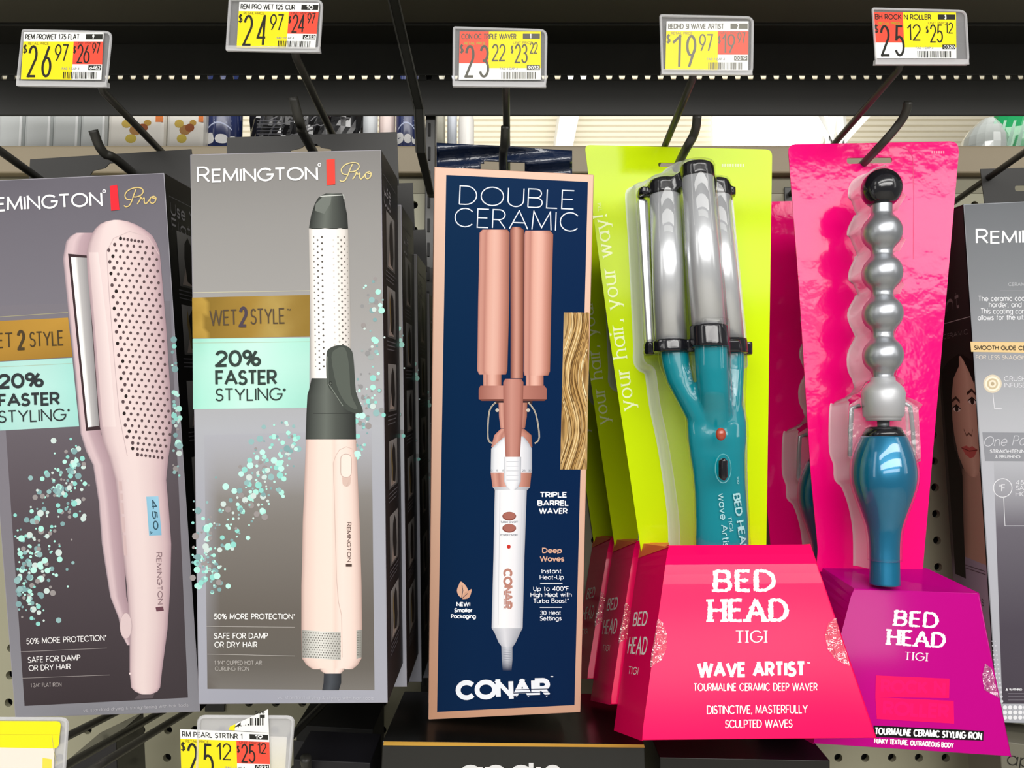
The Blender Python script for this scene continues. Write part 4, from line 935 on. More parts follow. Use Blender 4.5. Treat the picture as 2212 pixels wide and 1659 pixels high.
# ---- straightening brush box at the end of the row
def brush_box():
    f4 = [(2081, 441), (2440, 424), (2520, 1575), (2155, 1561)]
    root, pl, fr, bk, body = carton('straightening_brush_box', 'grey carton with a woman on its side panel, beside the purple base', 'product box', f4, (.668, .668, .675), .056, [mat('grey_card', '#8d9096', rough=.5), M_BCARD])
    plate('hang_tab', Plane((2118, 365, .725), (2400, 358, .725), (2127, 440, .725)), [(2118, 365), (2400, 357), (2404, 450), (2128, 450)], rounded([(2192, 401), (2290, 399), (2290, 411), (2193, 413)], 5), .0008, M_TAB, root)
    pr = Print(pl)
    pr.grid([(2083, 443), (2438, 426), (2518, 1573), (2157, 1559)], lambda u, v: ramp_at(ramp((0, '#6c6f73'), (.15, '#7f8286'), (.3, '#989a9f'), (.42, '#b4b6bb'), (.6, '#b6b8c0'), (1, '#a9abb2')), v), 8, 30, 0)
    pr.grid([(2146, 980), (2470, 975), (2490, 1520), (2165, 1520)], lambda u, v: mix(C('#b4b6bc'), ramp_at(ramp((0, '#93939a'), (.3, '#6a666f'), (.7, '#4e4852'), (1, '#49434c')), v), min(1, v * 3.5)), 10, 20, 2)
    pr.poly([(2096, 738), (2440, 742), (2440, 766), (2098, 760)], C('#e2c48f'), 4)
    pr.text('REMINGTON', (2108, 527), (2372, 524), 33, 4, W_, 5, sc=.86)
    g = C('#e3e4e8')
    pr.text('CERAM', (2178, 618), (2214, 618), 8, 1, C('#b5b7bb'), 5)
    pr.line([(2160, 628), (2330, 628)], 1, C('#9b9da2'), 4)
    pr.text('The ceramic coa', (2113, 651), (2214, 650), 12, 1.4, g, 5); pr.text('harder, and l', (2136, 664), (2214, 664), 12, 1.4, g, 5); pr.text('This coating con', (2118, 678), (2214, 678), 12, 1.4, g, 5); pr.text('allows for the ulti', (2112, 692), (2214, 691), 12, 1.4, g, 5)
    pr.text('SMOOTH GLIDE CE', (2104, 756), (2216, 757), 10, 1.8, C('#4f4435'), 5); pr.text('FOR LESS SNAGGING', (2108, 776), (2226, 777), 9, 1.1, C('#dcd2c4'), 5)
    for k in range(5): pr.disc(2144, 829, 20 - k * 4, C(('#d9cdb6', '#efe6d3', '#c9b998', '#e9dfca', '#b9a888')[k]), 5 + k, n=20)
    pr.line([(2145, 850), (2148, 882), (2164, 883)], 1.2, g, 5)
    pr.text('CRUSH', (2169, 823), (2216, 823), 10, 1, g, 5); pr.text('INFUSE', (2170, 837), (2216, 837), 10, 1, g, 5)
    pr.grid([(2122, 934), (2440, 936), (2440, 998), (2128, 996)], lambda u, v: C('#8f9197'), 2, 2, 4)
    pr.text('One Pa', (2124, 965), (2214, 962), 22, 1.5, C('#c9cad0'), 6, shear=.25); pr.text('STRAIGHTENIN', (2138, 979), (2214, 979), 8, 1.1, g, 6); pr.text('& BRUSHING', (2150, 990), (2204, 990), 7, .9, g, 6)
    pr.line([(2166 + 20 * math.cos(t * .2), 1054 + 20 * math.sin(t * .2)) for t in range(33)], 1.6, g, 6); pr.text('F', (2163, 1062), (2172, 1062), 16, 2, g, 6); pr.text('~', (2158, 1062), (2163, 1062), 16, 1, g, 6)
    pr.text('450', (2194, 1047), (2222, 1047), 10, 1, g, 6); pr.text('SA', (2194, 1059), (2212, 1059), 10, 1, g, 6); pr.text('HIG', (2194, 1072), (2218, 1072), 10, 1, g, 6)
    pr.line([(2168, 1076), (2171, 1136), (2320, 1136)], 1.2, g, 6)
    pr.poly([(2172, 1492), (2175, 1486), (2178, 1492)], g, 6); pr.text('WARNING', (2180, 1492), (2208, 1492), 5, .9, g, 6)
    for k in range(3): pr.line([(2178, 1498 + k * 7), (2222, 1498 + k * 7)], .8, C('#8d8a92'), 6)
    for j in range(3):
        for i in range(30): pr.disc(2171 + i * 11 + (j % 2) * 5 * 0, 1528 + j * 11, 4.6, C('#e9eaee'), 6, n=10)
    for j in range(14):
        for i in range(2): pr.disc(2143 + i * 7 + j * 1.1, 1385 + j * 10, 1.2 + .15 * j, C('#cfd0d6'), 6, n=8)
    pr.build('front_print', INKM, root)
    q = side_print(root, fr, bk, 'L'); sp = Print(q)
    sp.grid([(0.02, .005), (.98, .005), (.98, .995), (.02, .995)], lambda u, v: ramp_at(ramp((0, '#3b3434'), (.3, '#2b2220'), (.7, '#3d322f'), (.72, '#6b5c66'), (1, '#8d7f8d')), v + .03 * u), 4, 20, 0)
    skin = ramp((0, '#8f6b5c'), (.35, '#b48a77'), (.7, '#c9a08c'), (1, '#b58c79'))
    sp.strip([((.62, .29), (.66, .29)), ((.42, .315), (.9, .315)), ((.32, .34), (.99, .34)), ((.3, .40), (.99, .40)), ((.34, .45), (.99, .45)), ((.42, .49), (.99, .49)), ((.55, .515), (.96, .515)), ((.66, .527), (.86, .527))], skin, 2)
    sp.strip([((.5, .515), (.98, .515)), ((.46, .56), (.98, .56)), ((.4, .65), (.98, .65)), ((.3, .70), (.98, .70))], ramp((0, '#5d453c'), (.4, '#a07a69'), (1, '#b08876')), 1)
    sp.strip([((.3, .695), (.98, .695)), ((.2, .8), (.98, .8)), ((.15, .99), (.98, .99))], ramp((0, '#6f6270'), (1, '#a594a3')), 2)
    for u, v in ((.46, .395), (.9, .378)):
        sp.line([(u - .13, v - .014), (u, v - .022), (u + .1, v - .014)], .006, C('#3a2620'), 5); sp.disc(u, v, .11, C('#d9c5bb'), 5, ry=.0065); sp.disc(u, v, .05, C('#2a1a14'), 6, ry=.0065); sp.line([(u - .12, v), (u, v - .0075), (u + .11, v)], .003, C('#1f1410'), 7)
    sp.line([(.62, .435), (.68, .447), (.75, .442), (.82, .446), (.86, .433)], .004, C('#6e4a3e'), 5)
    sp.poly([(.52, .472), (.66, .467), (.74, .47), (.82, .466), (.95, .472), (.85, .487), (.74, .491), (.62, .485)], C('#b3544f'), 5); sp.line([(.52, .473), (.74, .477), (.95, .472)], .002, C('#6e2c2a'), 6)
    hairc = C('#1d1513')
    sp.poly([(.3, .3), (.62, .285), (.6, .31), (.42, .335), (.34, .37), (.3, .45), (.34, .5), (.1, .55), (.08, .32)], hairc, 4)
    sp.poly([(.66, .285), (.98, .30), (.98, .345), (.86, .32)], hairc, 4); sp.poly([(.1, .5), (.36, .48), (.5, .53), (.44, .62), (.4, .74), (.1, .74)], hairc, 3)
    sp.text('ant', (.1, .21), (.72, .195), .035, .006, C('#7d7070'), 4); sp.line([(.1, .225), (.98, .215)], .0015, C('#a39a98'), 4); sp.text('CERAMIC', (.2, .255), (.9, .248), .01, .0015, C('#6d6160'), 4)
    for k in range(2): sp.line([(.4, .712 + k * .006), (.95, .708 + k * .006)], .002, C('#57474f'), 5)
    sp.text('luminous', (.2, .79), (.85, .78), .02, .003, C('#54464f'), 5)
    sp.build('portrait_print', INK, root)
brush_box()
# ------------------------------------------------------------------ carded hair tools in clear blisters on folded bases
M_WALL = clear('blister_wall_plastic', milky=.5, gloss=.35, rough=.1)
M_DOME = clear('blister_dome_plastic', milky=.0, gloss=.6, rough=.03)
M_LEDGE = clear('blister_ledge_plastic', milky=.10, gloss=.15, rough=.1)
M_SILV = mat('satin_silver', '#e2e4e7', rough=.26, metal=.6)
M_BEAD = mat('pearl_silver_paint', '#a9acb1', rough=.32, metal=.75)
M_GBLK = mat('glossy_black_plastic', '#15151a', rough=.16, coat=.5)
M_TEAL = mat('teal_plastic', '#00828f', rough=.3, spec=.2, coat=.6, coat_rough=.06)
M_METAL = mat('steel_clip', '#8a8d90', rough=.3, metal=.9)
def mx(d): return d / F
def blister(root, card, left, right, h, name='blister_wall', ledge=True, top=None):
    """clear wall standing on the card: left side traced at the card, right side at the rim; runs up the left, over, and down the right"""
    P = []
    for p in left: b = card.q(*p); P.append((b, b + card.n * h))
    for p in right: t_ = card.q(p[0], p[1], h); P.append((t_ - card.n * h, t_))
    vs = []; fs = []; n = len(P)
    for i, (b, t_) in enumerate(P):
        pr_ = P[i - 1][0] if i else b; nx_ = P[i + 1][0] if i < n - 1 else b
        d = (nx_ - pr_).normalized(); inn = d.cross(card.n).normalized()
        c = sum((q[0] for q in P), V((0, 0, 0))) / n
        if inn.dot(c - b) < 0: inn = -inn
        vs += [b - inn * .0025 + card.n * .0004, b + card.n * .0005, b.lerp(t_, .9) + inn * .001, t_ + inn * .0025]
    for i in range(n - 1):
        for k in range(3): a = i * 4 + k; fs.append((a, a + 4, a + 5, a + 1))
    o = mesh(name, vs, fs, M_WALL, root, smooth=True)
    if ledge:
        ring = [vs[i * 4 + 3] for i in range(n)]; m = n // 2 if False else None
        lv = list(ring); tri = tessellate_polygon([[V(((p - ring[0]).dot(RX), (p - ring[0]).z, 0)) for p in ring]])
        mesh('blister_ledge', lv, [tuple(t) for t in tri], M_LEDGE, root)
    return o
def grid_face(f, poly4, nx, ny, off=0):
    """curved front face over a pixel quad"""
    tl, tr, br, bl = poly4; vs = []; fs = []
    for j in range(ny + 1):
        for i in range(nx + 1):
            u, v = i / nx, j / ny
            x = (tl[0] * (1 - u) + tr[0] * u) * (1 - v) + (bl[0] * (1 - u) + br[0] * u) * v
            y = (tl[1] * (1 - u) + tr[1] * u) * (1 - v) + (bl[1] * (1 - u) + br[1] * u) * v
            vs.append(f.q(x, y, off))
    for j in range(ny):
        for i in range(nx): a = j * (nx + 1) + i; fs.append((a, a + nx + 1, a + nx + 2, a + 1))
    return vs, fs
def base_box(root, f4, d3, back4, m, bump=None, flap=None, name='base_box'):
    """folded base: curved front face, four more sides running back to the card"""
    pl = Plane((f4[0][0], f4[0][1], d3[0]), (f4[1][0], f4[1][1], d3[1]), (f4[3][0], f4[3][1], d3[2]), bump=bump)
    nx, ny = 16, 20
    vs, fs = grid_face(pl, f4, nx, ny); bk = [at(*p) for p in back4]; n = len(vs); vs += bk
    row = lambda j: [j * (nx + 1) + i for i in range(nx + 1)]
    colm = lambda i: [j * (nx + 1) + i for j in range(ny + 1)]
    fs.append(tuple(row(0) + [n + 1, n])); fs.append(tuple(reversed(row(ny))) + (n + 3, n + 2))
    fs.append((n, n + 1, n + 2, n + 3))
    for side, col_, ia, ib in ((0, colm(0), 0, 3), (1, colm(nx), 1, 2)):          # sides run back from the curved front edge
        edge = [n + ia]
        for j in range(1, ny): edge.append(len(vs)); vs.append(bk[ia].lerp(bk[ib], j / ny))
        edge.append(n + ib)
        for j in range(ny):
            f = (col_[j], edge[j], edge[j + 1], col_[j + 1]); fs.append(f if side else tuple(reversed(f)))
    o = mesh(name, vs, fs, m, root, bevel=.0005)
    return pl, vs[0], vs[nx], vs[(nx + 1) * ny + nx], vs[(nx + 1) * ny], bk
BW = C('#fff6f2')
def crumple_seal(root, pl, pts, seed):
    rr = random.Random(seed); vs = []; fs = []
    cx = sum(p[0] for p in pts) / len(pts); cy = sum(p[1] for p in pts) / len(pts)
    vs.append(pl.q(cx, cy, .0009)); n = len(pts)
    for r in (.35, .7, 1):
        for p in pts: vs.append(pl.q(cx + (p[0] - cx) * r, cy + (p[1] - cy) * r, .0006 + rr.uniform(0, .0016) * (1.1 - r)))
    for i in range(n):
        j = (i + 1) % n; fs.append((0, 1 + i, 1 + j))
        for k in range(2): a = 1 + k * n; fs.append((a + i, a + n + i, a + n + j, a + j))
    mesh('seal_sticker', vs, fs, clear('crinkled_seal_film', milky=.05, gloss=.6, rough=.12, bump=1, bscale=170, base=.2), root)
# ---- green wave artist pack
def wave_pack():
    card = Plane((1265, 318, .618), (1668, 325, .618), (1390, 1200, .598))
    root = thing('wave_iron_pack', 'lime green card pack with teal and silver hair waver, front of its peg', 'blister pack', at(1600, 1590, .55), 'lime green waver packs')
    M_LIME = mat('lime_gloss_card', '#c6e200', rough=.5, coat=.35, coat_rough=.1, spec=.03)
    out = rounded([(1263, 313), (1668, 323), (1655, 1200), (1386, 1200), (1317, 730), (1282, 468)], [12, 14, 2, 2, 40, 40], 4)
    slot = rounded([(1422, 351), (1481, 353), (1481, 362), (1422, 360)], 4, 3)
    plate('card', card, out, slot, .0009, M_LIME, root)
    pr = Print(card)
    lt = C('#e9f58f')
    pr.text('your hair, your way!', (1372, 884), (1312, 462), 33, 4.0, C('#f0f8c0'), 3, cth=.4, serif=.9, gap=.26); pr.text('TM', (1301, 456), (1299, 438), 9, 1.2, C('#dcea8a'), 3)
    pr.build('card_lettering', INKG, root); pr = Print(card)
    for k in range(9): pr.rect(1559 + k * 5.6, 354, 1562.5 + k * 5.6, 361, C('#dfe6b0'), 2)
    pr.build('batch_code_print', INKG, root)
    # blister wall
    L = [(1450, 1190), (1449, 1130), (1440, 1050), (1425, 955), (1410, 885), (1404, 842), (1398, 805), (1384, 796), (1374, 780), (1374, 745), (1369, 640), (1363, 520), (1357, 430), (1362, 412), (1385, 404), (1404, 392), (1425, 385), (1448, 366), (1478, 358)]
    Rr = [(1530, 344), (1544, 356), (1552, 386), (1575, 386), (1584, 400), (1590, 470), (1600, 580), (1611, 690), (1616, 745), (1620, 790), (1610, 803), (1611, 850), (1616, 900), (1619, 1000), (1621, 1100), (1622, 1190)]
    blister(root, card, smooth(L, 3), smooth(Rr, 3), .021)
    # tool
    def cyl(axis, rows, n=28):
        (x0, y0, d0), (x1, y1, d1) = axis; R_ = []
        for y, r in rows:
            t_ = (y - y0) / (y1 - y0); x = x0 + (x1 - x0) * t_; d = d0 + (d1 - d0) * t_; rr_ = r * (1 + .06 * t_) * d / F
            R_.append((at(x, y, d), rr_, rr_))
        return loft_vf(R_, n)
    mid = ((1507, 380, .572), (1532, 720, .552)); lef = ((1436, 420, .585), (1449, 735, .566)); rig = ((1549, 422, .590), (1577, 735, .571))
    for ax, r, y0, y1 in ((mid, 34, 378, 722), (lef, 33, 414, 745), (rig, 28, 420, 745)):
        mesh('barrel', *cyl(ax, [(y0, r), (y1, r)], 40), M_SILV, root, smooth=True)
    # clamp plates behind at either side
    for xs, dd in ((((1378, 424), (1400, 428), (1416, 740), (1398, 742)), .590), (((1566, 424), (1585, 424), (1614, 738), (1596, 738)), .592)):
        f = [at(x, y, dd - .016 * (y > 600)) for x, y in xs]; b2 = [p + V((0, .014, 0)) for p in f]; mesh('clamp_plate', *hexa(f, b2), M_SILV, root, bevel=.003)
    def collar(name, seats, y_by, pad, bridge):
        parts = []
        for ax, r, y0, y1 in seats:
            mid_ = [(y0, r * .55), (y0 + 5, r * .95), (y0 + 12, r + pad), (y1, r + pad)] if bridge else [(y0, r + pad), (y1, r + pad)]
            parts.append(cyl(ax, mid_, 28))
        return join(*parts)
    capv = collar('cap', [(mid, 34, 351, 386), (lef, 33, 386, 424), (rig, 28, 386, 426)], 0, 2.5, True)
    for (xa, ya, da), (xb, yb, db), hh in (((1440, 404, .585), (1507, 366, .574), 17), ((1507, 366, .576), (1552, 404, .590), 17)):
        f = [at(xa, ya - hh, da - .008), at(xb, yb - hh, db - .008), at(xb, yb + hh, db - .008), at(xa, ya + hh, da - .008)]
        capv = join(capv, hexa(f, [p + V((0, .016, 0)) for p in f]))
    for (x, y, d) in ((1388, 416, .59), (1577, 416, .592)):
        capv = join(capv, loft_vf([(at(x, y + s, d), mx(d) * 11, .008) for s in (-8, 10)], 16))
    cp = mesh('tip_cap', *capv, M_GBLK, root, smooth=True); cp.modifiers.new('weld', 'REMESH').voxel_size = .0011; cp.modifiers['weld'].use_smooth_shade = True
    s = cp.modifiers.new('soft', 'SMOOTH'); s.iterations = 3
    rgv = collar('ring', [(mid, 36, 703, 750), (lef, 34, 735, 762), (rig, 31, 732, 764)], 0, 2.5, False)
    f = [at(1420, 734, .556), at(1600, 734, .556), at(1602, 760, .556), at(1424, 760, .556)]; rgv = join(rgv, hexa(f, [p + V((0, .024, 0)) for p in f]))
    for (x, y, d) in ((1402, 752, .582), (1612, 752, .584)): rgv = join(rgv, loft_vf([(at(x, y + s, d), mx(d) * 12, .008) for s in (-12, 16)], 16))
    rg = mesh('barrel_collar', *rgv, M_GBLK, root, smooth=True); rg.modifiers.new('weld', 'REMESH').voxel_size = .0011; rg.modifiers['weld'].use_smooth_shade = True
    s = rg.modifiers.new('soft', 'SMOOTH'); s.iterations = 2
    def lo(rows, dz=.85): return loft_vf([(at(x, y, d), r * d / F, r * d / F * k) for x, y, d, r, k in rows], 28)
    hv = join(lo([(1456, 752, .566, 31, .9), (1461, 790, .564, 30, .9), (1470, 825, .562, 29, .9), (1490, 862, .560, 30, .9), (1515, 905, .558, 32, .8), (1530, 950, .556, 30, .7)]),
              lo([(1535, 745, .552, 35, .9), (1538, 800, .551, 35, .9), (1542, 850, .551, 34, .9), (1545, 890, .554, 32, .8), (1548, 960, .556, 32, .6)]),
              lo([(1582, 752, .571, 26, .9), (1582, 800, .568, 25, .9), (1580, 840, .566, 25, .9), (1574, 890, .562, 28, .9), (1562, 950, .558, 30, .8)]),
              lo([(1543, 862, .564, 56, .25), (1546, 885, .560, 61, .36), (1548, 915, .557, 64, .42), (1549, 945, .556, 63, .46), (1550, 985, .555, 59, .5), (1553, 1020, .555, 56, .52), (1556, 1065, .555, 55, .55), (1559, 1120, .555, 56, .55), (1560, 1180, .555, 57, .55), (1561, 1240, .555, 58, .55)]))
    h_ = mesh('handle', *hv, M_TEAL, root, smooth=True); h_.modifiers.new('weld', 'REMESH').voxel_size = .0012; h_.modifiers['weld'].use_smooth_shade = True
    s = h_.modifiers.new('soft', 'SMOOTH'); s.iterations = 8
    # clear dome over handle and collar
    dv = join(lo([(1456, 735, .566, 40, .9), (1461, 790, .564, 37, .9), (1478, 835, .562, 36, .9), (1500, 872, .560, 36, .9), (1530, 930, .556, 36, .8)]),
              lo([(1535, 690, .553, 41, .95), (1538, 800, .551, 41, .95), (1542, 850, .551, 40, .95), (1548, 960, .556, 38, .7)]),
              lo([(1582, 735, .571, 33, .9), (1582, 800, .568, 31, .9), (1576, 885, .562, 34, .9), (1562, 950, .558, 36, .8)]),
              lo([(1543, 858, .564, 62, .32), (1548, 915, .557, 69, .5), (1549, 945, .556, 68, .54), (1552, 1010, .555, 62, .58), (1556, 1065, .555, 60, .62), (1560, 1180, .555, 62, .62), (1561, 1195, .555, 62, .62)]))
    dm = mesh('blister_dome', *dv, M_DOME, root, smooth=True); dm.modifiers.new('weld', 'REMESH').voxel_size = .0014; dm.modifiers['weld'].use_smooth_shade = True
    s = dm.modifiers.new('soft', 'SMOOTH'); s.iterations = 6
    for ax, r, y0, y1 in ((mid, 39, 348, 700), (lef, 38, 382, 735), (rig, 33, 384, 735)):
        mesh('barrel_dome', *cyl(ax, [(y0, r * .6), (y0 + 5, r * .92), (y0 + 12, r), (y1, r)], 32), M_DOME, root, smooth=True)
    # controls on the handle
    hp = Plane((1500, 930, .5255), (1600, 930, .5255), (1500, 1180, .5235), bump=lambda x, y: -.55 * max(0, (x - 1552) * .5255 / F) ** 2 / .03 - .9 * ((x - 1552) * .5255 / F) ** 2 / .03)
    mesh('indicator_lamp', *loft_vf([(at(1557, 938, .5325) + V((0, 0, .0045 * math.cos(a))), .0034 * math.sin(a) + .0002, .0032 * math.sin(a)) for a in [math.pi * i / 8 for i in range(9)]], 16), mat('dim_red_lamp', '#a8452f', rough=.2, coat=.5), root, smooth=True)
    mesh('power_switch', *loft_vf([(at(1562, y, .531), .0032 * k, .0035) for y, k in ((990, .3), (996, 1), (1030, 1), (1037, .3))], 14), M_GBLK, root, smooth=True)
    rim = [at(1562 + 17 * math.cos(a), 1012 + 31 * math.sin(a), .531 + .002 * abs(math.cos(a))) for a in [math.pi * 2 * i / 24 for i in range(25)]]
    mesh('switch_rim', *tube_vf(rim, .0004, 6), mat('pale_teal_line', '#58aab2', rough=.3), root)
    ap, bp = at(1556, 1100, .5365), at(1560, 1200, .5365)
    class Hcyl:
        n = V((0, -1, 0))
        def q(s, x, y, off=0):
            t_ = (y - 1065) / 115; d = .555; cx = 1556 + 4 * t_; r = (55.3 + 2 * t_) * d / F; k = .57
            dx = (x - cx) * .527 / F; dx = max(-r * .97, min(r * .97, dx)); c = at(cx, y, d)
            return c + V((dx, -math.sqrt(max(0, 1 - (dx / r) ** 2)) * (r * k) - off - .0007, 0))
    p2 = Print(Hcyl()); tw = C('#a8d5da')
    p2.text('BED HEAD', (1574, 1065), (1593, 1192), 19, 4, tw, 3, cth=.5, serif=.5, rough=.05); p2.text('TIGI', (1562, 1112), (1567, 1144), 9, 1.4, tw, 3, cth=.5, serif=.8); p2.text('wave Artis', (1541, 1064), (1552, 1178), 15, 2, tw, 3)
    p2.text('100', (1584, 1028), (1586, 1044), 5, .8, tw, 3)
    p2.build('handle_lettering', INK, root)
    # pink base
    M_RED = mat('hot_pink_gloss_card', '#f4005a', rough=.5, coat=.42, coat_rough=.15, spec=.03)
    f4 = [(1445, 1178), (1750, 1176), (1892, 1594), (1387, 1599)]
    bump = lambda x, y: -.0085 * max(0, (1250 - y) / 72) ** 2 + .0012 * math.sin((x - 1400) * .009)
    pl, ftl, ftr, fbr, fbl, bk = base_box(root, f4, (.533, .533, .494), [(1379, 1204, .602), (1640, 1186, .602), (1655, 1545, .578), (1326, 1578, .578)], M_RED, bump)
    pp = Print(pl)
    pp.text('BED', (1541, 1281), (1676, 1280), 52, 10, BW, 3, cth=.55, serif=.85, rough=.09, gap=.3); pp.text('HEAD', (1529, 1346), (1704, 1345), 54, 10, BW, 3, cth=.55, serif=.85, rough=.09, gap=.28)
    pp.text('TIGI', (1588, 1389), (1656, 1389), 28, 3.6, BW, 3, cth=.35, serif=1.1, gap=.3)
    pp.text('WAVE ARTIST', (1506, 1464), (1741, 1462), 34, 7.2, BW, 3, gap=.27); pp.text('TM', (1743, 1434), (1750, 1434), 4, 1, BW, 3)
    pp.text('TOURMALINE CERAMIC DEEP WAVER', (1498, 1493), (1766, 1492), 17, 2, BW, 3, gap=.24)
    pp.text('DISTINCTIVE, MASTERFULLY', (1527, 1543), (1745, 1541), 19, 2.1, BW, 3, gap=.18); pp.text('SCULPTED WAVES', (1566, 1573), (1712, 1572), 18, 2.1, BW, 3, gap=.18)
    pp.build('base_lettering', INKG, root)
    crumple_seal(root, pl, [(1806, 1334), (1790, 1345), (1782, 1372), (1788, 1402), (1806, 1425), (1836, 1440), (1829, 1410), (1816, 1375)], 4)
    crumple_seal(root, pl, [(1421, 1335), (1432, 1345), (1441, 1372), (1440, 1400), (1430, 1425), (1404, 1442), (1408, 1410), (1415, 1370)], 5)
    class Side:
        n = Quad(bk[0], ftl, fbl, bk[3]).n
        def q(s, u, v, off=0):
            fx = pl.q(f4[0][0] + (f4[3][0] - f4[0][0]) * v, f4[0][1] + (f4[3][1] - f4[0][1]) * v); return bk[0].lerp(bk[3], v).lerp(fx, u) + s.n * off
    sd = Print(Side(), base=.0004)
    for t_, u0, u1, v, h_ in (('BED', .17, .66, .42, .1), ('HEAD', .12, .78, .575, .115), ('TIGI', .25, .6, .68, .05)):
        n0 = len(sd.v); sd.text(t_, (u0, v), (u1, v + .0), h_, .03 if t_ != 'TIGI' else .013, BW, 3, cth=.35, serif=.0, gap=.3)
    sd.build('side_lettering', INKG, root)
    fl = [at(1379, 1204, .600), at(1445, 1180, .537), at(1445, 1172, .585), at(1384, 1172, .606)]
    mesh('folded_flap', fl + [p + V((0, .0006, -.0006)) for p in fl], [(0, 1, 2, 3), (7, 6, 5, 4), (0, 4, 5, 1), (1, 5, 6, 2), (2, 6, 7, 3), (3, 7, 4, 0)], mat('orange_inner_flap', '#ee6a3a', rough=.5), root)
    return root
WP = wave_pack()
b = copy_tree(WP, None, DIR * .095 + V((-.008, 0, 0))); b['label'] = 'second lime green waver pack, a shaded sliver behind the front one'
b = copy_tree(WP, None, DIR * .188 + V((-.017, 0, 0))); b['label'] = 'rearmost lime green waver pack, seen beside the navy carton'
# ---- pink card with beaded wand
def wand_pack():
    K = 1.06
    def at(px, py, d): return globals()['at'](px, py, d * K)
    def Plane(a, b, c): return globals()['Plane']((a[0], a[1], a[2] * K), (b[0], b[1], b[2] * K), (c[0], c[1], c[2] * K))
    card = Plane((1703, 312, .630), (2070, 306, .630), (1765, 1200, .588))
    root = thing('bubble_wand_pack', 'hot pink card pack with silver bead wand and blue handle', 'blister pack', at(1950, 1620, .53), 'pink bead wand packs')
    M_PINK = mat('magenta_gloss_card', '#f20074', rough=.5, spec=.02, coat=.6, coat_rough=.11, bump=.16, bscale=55)
    out = rounded([(1702, 312), (2070, 305), (2071, 330), (1993, 1235), (1762, 1235), (1767, 1188), (1752, 1030), (1726, 620)], [16, 18, 5, 1, 1, 10, 40, 60], 4)
    slot = rounded([(1829, 341), (1927, 340), (1927, 352), (1830, 354)], 5, 3)
    plate('card', card, out, slot, .0009, M_PINK, root)
    cp = Print(card)
    for k in range(6): cp.rect(2012 + k * 5, 326, 2015 + k * 5, 332, C('#e58aa8'), 2)
    cp.build('card_lettering', INKG, root); cp = Print(card)
    cp.line([(1945, 318), (1962, 324), (1972, 340), (1974, 420), (1973, 560)], 1.4, C('#d52a6c'), 1)
    cp.build('crease_line_print', INKG, root)
    L = [(1849, 1222), (1848, 1150), (1839, 1095), (1823, 1050), (1808, 1034), (1806, 1003), (1797, 975), (1796, 920), (1798, 880), (1806, 866), (1831, 856), (1848, 826), (1837, 800), (1836, 765), (1852, 731), (1850, 720), (1837, 690), (1838, 670), (1852, 644), (1850, 632), (1839, 605), (1840, 585), (1851, 560), (1848, 545), (1836, 515), (1837, 495), (1850, 468), (1845, 455), (1837, 425), (1842, 400), (1860, 385), (1885, 378)]
    Rr = [(1935, 374), (1950, 395), (1951, 420), (1936, 445), (1934, 465), (1949, 490), (1950, 515), (1937, 540), (1938, 552), (1951, 580), (1951, 602), (1938, 632), (1939, 645), (1952, 668), (1952, 690), (1939, 720), (1940, 735), (1952, 757), (1953, 780), (1942, 812), (1952, 838), (1958, 862), (1978, 872), (1990, 888), (1993, 975), (1995, 997), (1984, 1004), (1981, 1036), (1972, 1055), (1958, 1100), (1945, 1150), (1942, 1222)]
    blister(root, card, smooth(L, 3), smooth(Rr, 3), .026, ledge=False)
    def ctr(y): return at(1904 + (y - 408) * .0085, y, .583 - (y - 408) * .000048)
    def dd(y): return .583 - (y - 408) * .000048
    def lathe(rows, n=36): return loft_vf([(ctr(y), r * K * dd(y) / F, r * K * dd(y) / F) for y, r in rows], n)
    ball = [(408 - 42 * math.cos(a), max(.3, 42 * math.sin(a))) for a in [math.pi * i / 20 for i in range(17)]]
    mesh('tip_ball', *lathe(ball), M_GBLK, root, smooth=True)
    rows = []; prof = []
    cs = [502, 590, 678, 768]
    for y in range(438, 846, 2):
        r = 21.5
        for c in cs:
            if abs(y - c) < 41: r = max(r, math.sqrt(41.5 ** 2 - (y - c) ** 2))
        prof.append(r)
    sm = [sum(prof[max(0, i - 3):i + 4]) / len(prof[max(0, i - 3):i + 4]) for i in range(len(prof))]
    mesh('beaded_barrel', *lathe([(438 + 2 * i, r) for i, r in enumerate(sm)]), M_BEAD, root, smooth=True)
    mesh('barrel_collar', *lathe([(815, 24), (823, 25), (830, 33), (840, 41), (850, 44), (898, 41), (902, 37), (904, 35), (909, 35), (910, 10)]), mat('matte_silver_paint', '#b9babd', rough=.4, metal=.4), root, smooth=True)
    mesh('neck_pin', *lathe([(905, 12.5), (930, 12.5)], 20), M_METAL, root, smooth=True)
    mesh('handle_cap', *lathe([(922, 30), (924, 35), (934, 40), (943, 44.5)]), M_GBLK, root, smooth=True)
    hr = smooth([(942, 44.5), (960, 52), (985, 60), (1015, 64.5), (1045, 63), (1075, 55), (1105, 45), (1140, 34.5), (1175, 30.5), (1210, 30), (1240, 30.5), (1262, 31)], 4)
    hb = mat('blue_teal_metallic_paint', '#007097', rough=.3, metal=.45, coat=.7, coat_rough=.06)
    mesh('handle', *lathe(hr), hb, root, smooth=True)
    mesh('blister_dome', *lathe([(y, r + 4.5) for y, r in hr if y < 1215]), M_DOME, root, smooth=True)
    # stand clip at both sides of the collar
    for s, pts in ((-1, [(1858, 876), (1840, 882), (1837, 930), (1836, 985)]), (1, [(1952, 870), (1966, 878), (1972, 930), (1974, 985)])):
        mesh('stand_clip', *tube_vf([at(x, y, .571) for x, y in pts], .0018, 8, flat=.5), M_METAL, root, smooth=True)
    mesh('clip_screw', *loft_vf([(at(1862, 878, .562) + V((0, .001 * k, 0)), .003, .003) for k in (0, 3)], 12), M_METAL, root)
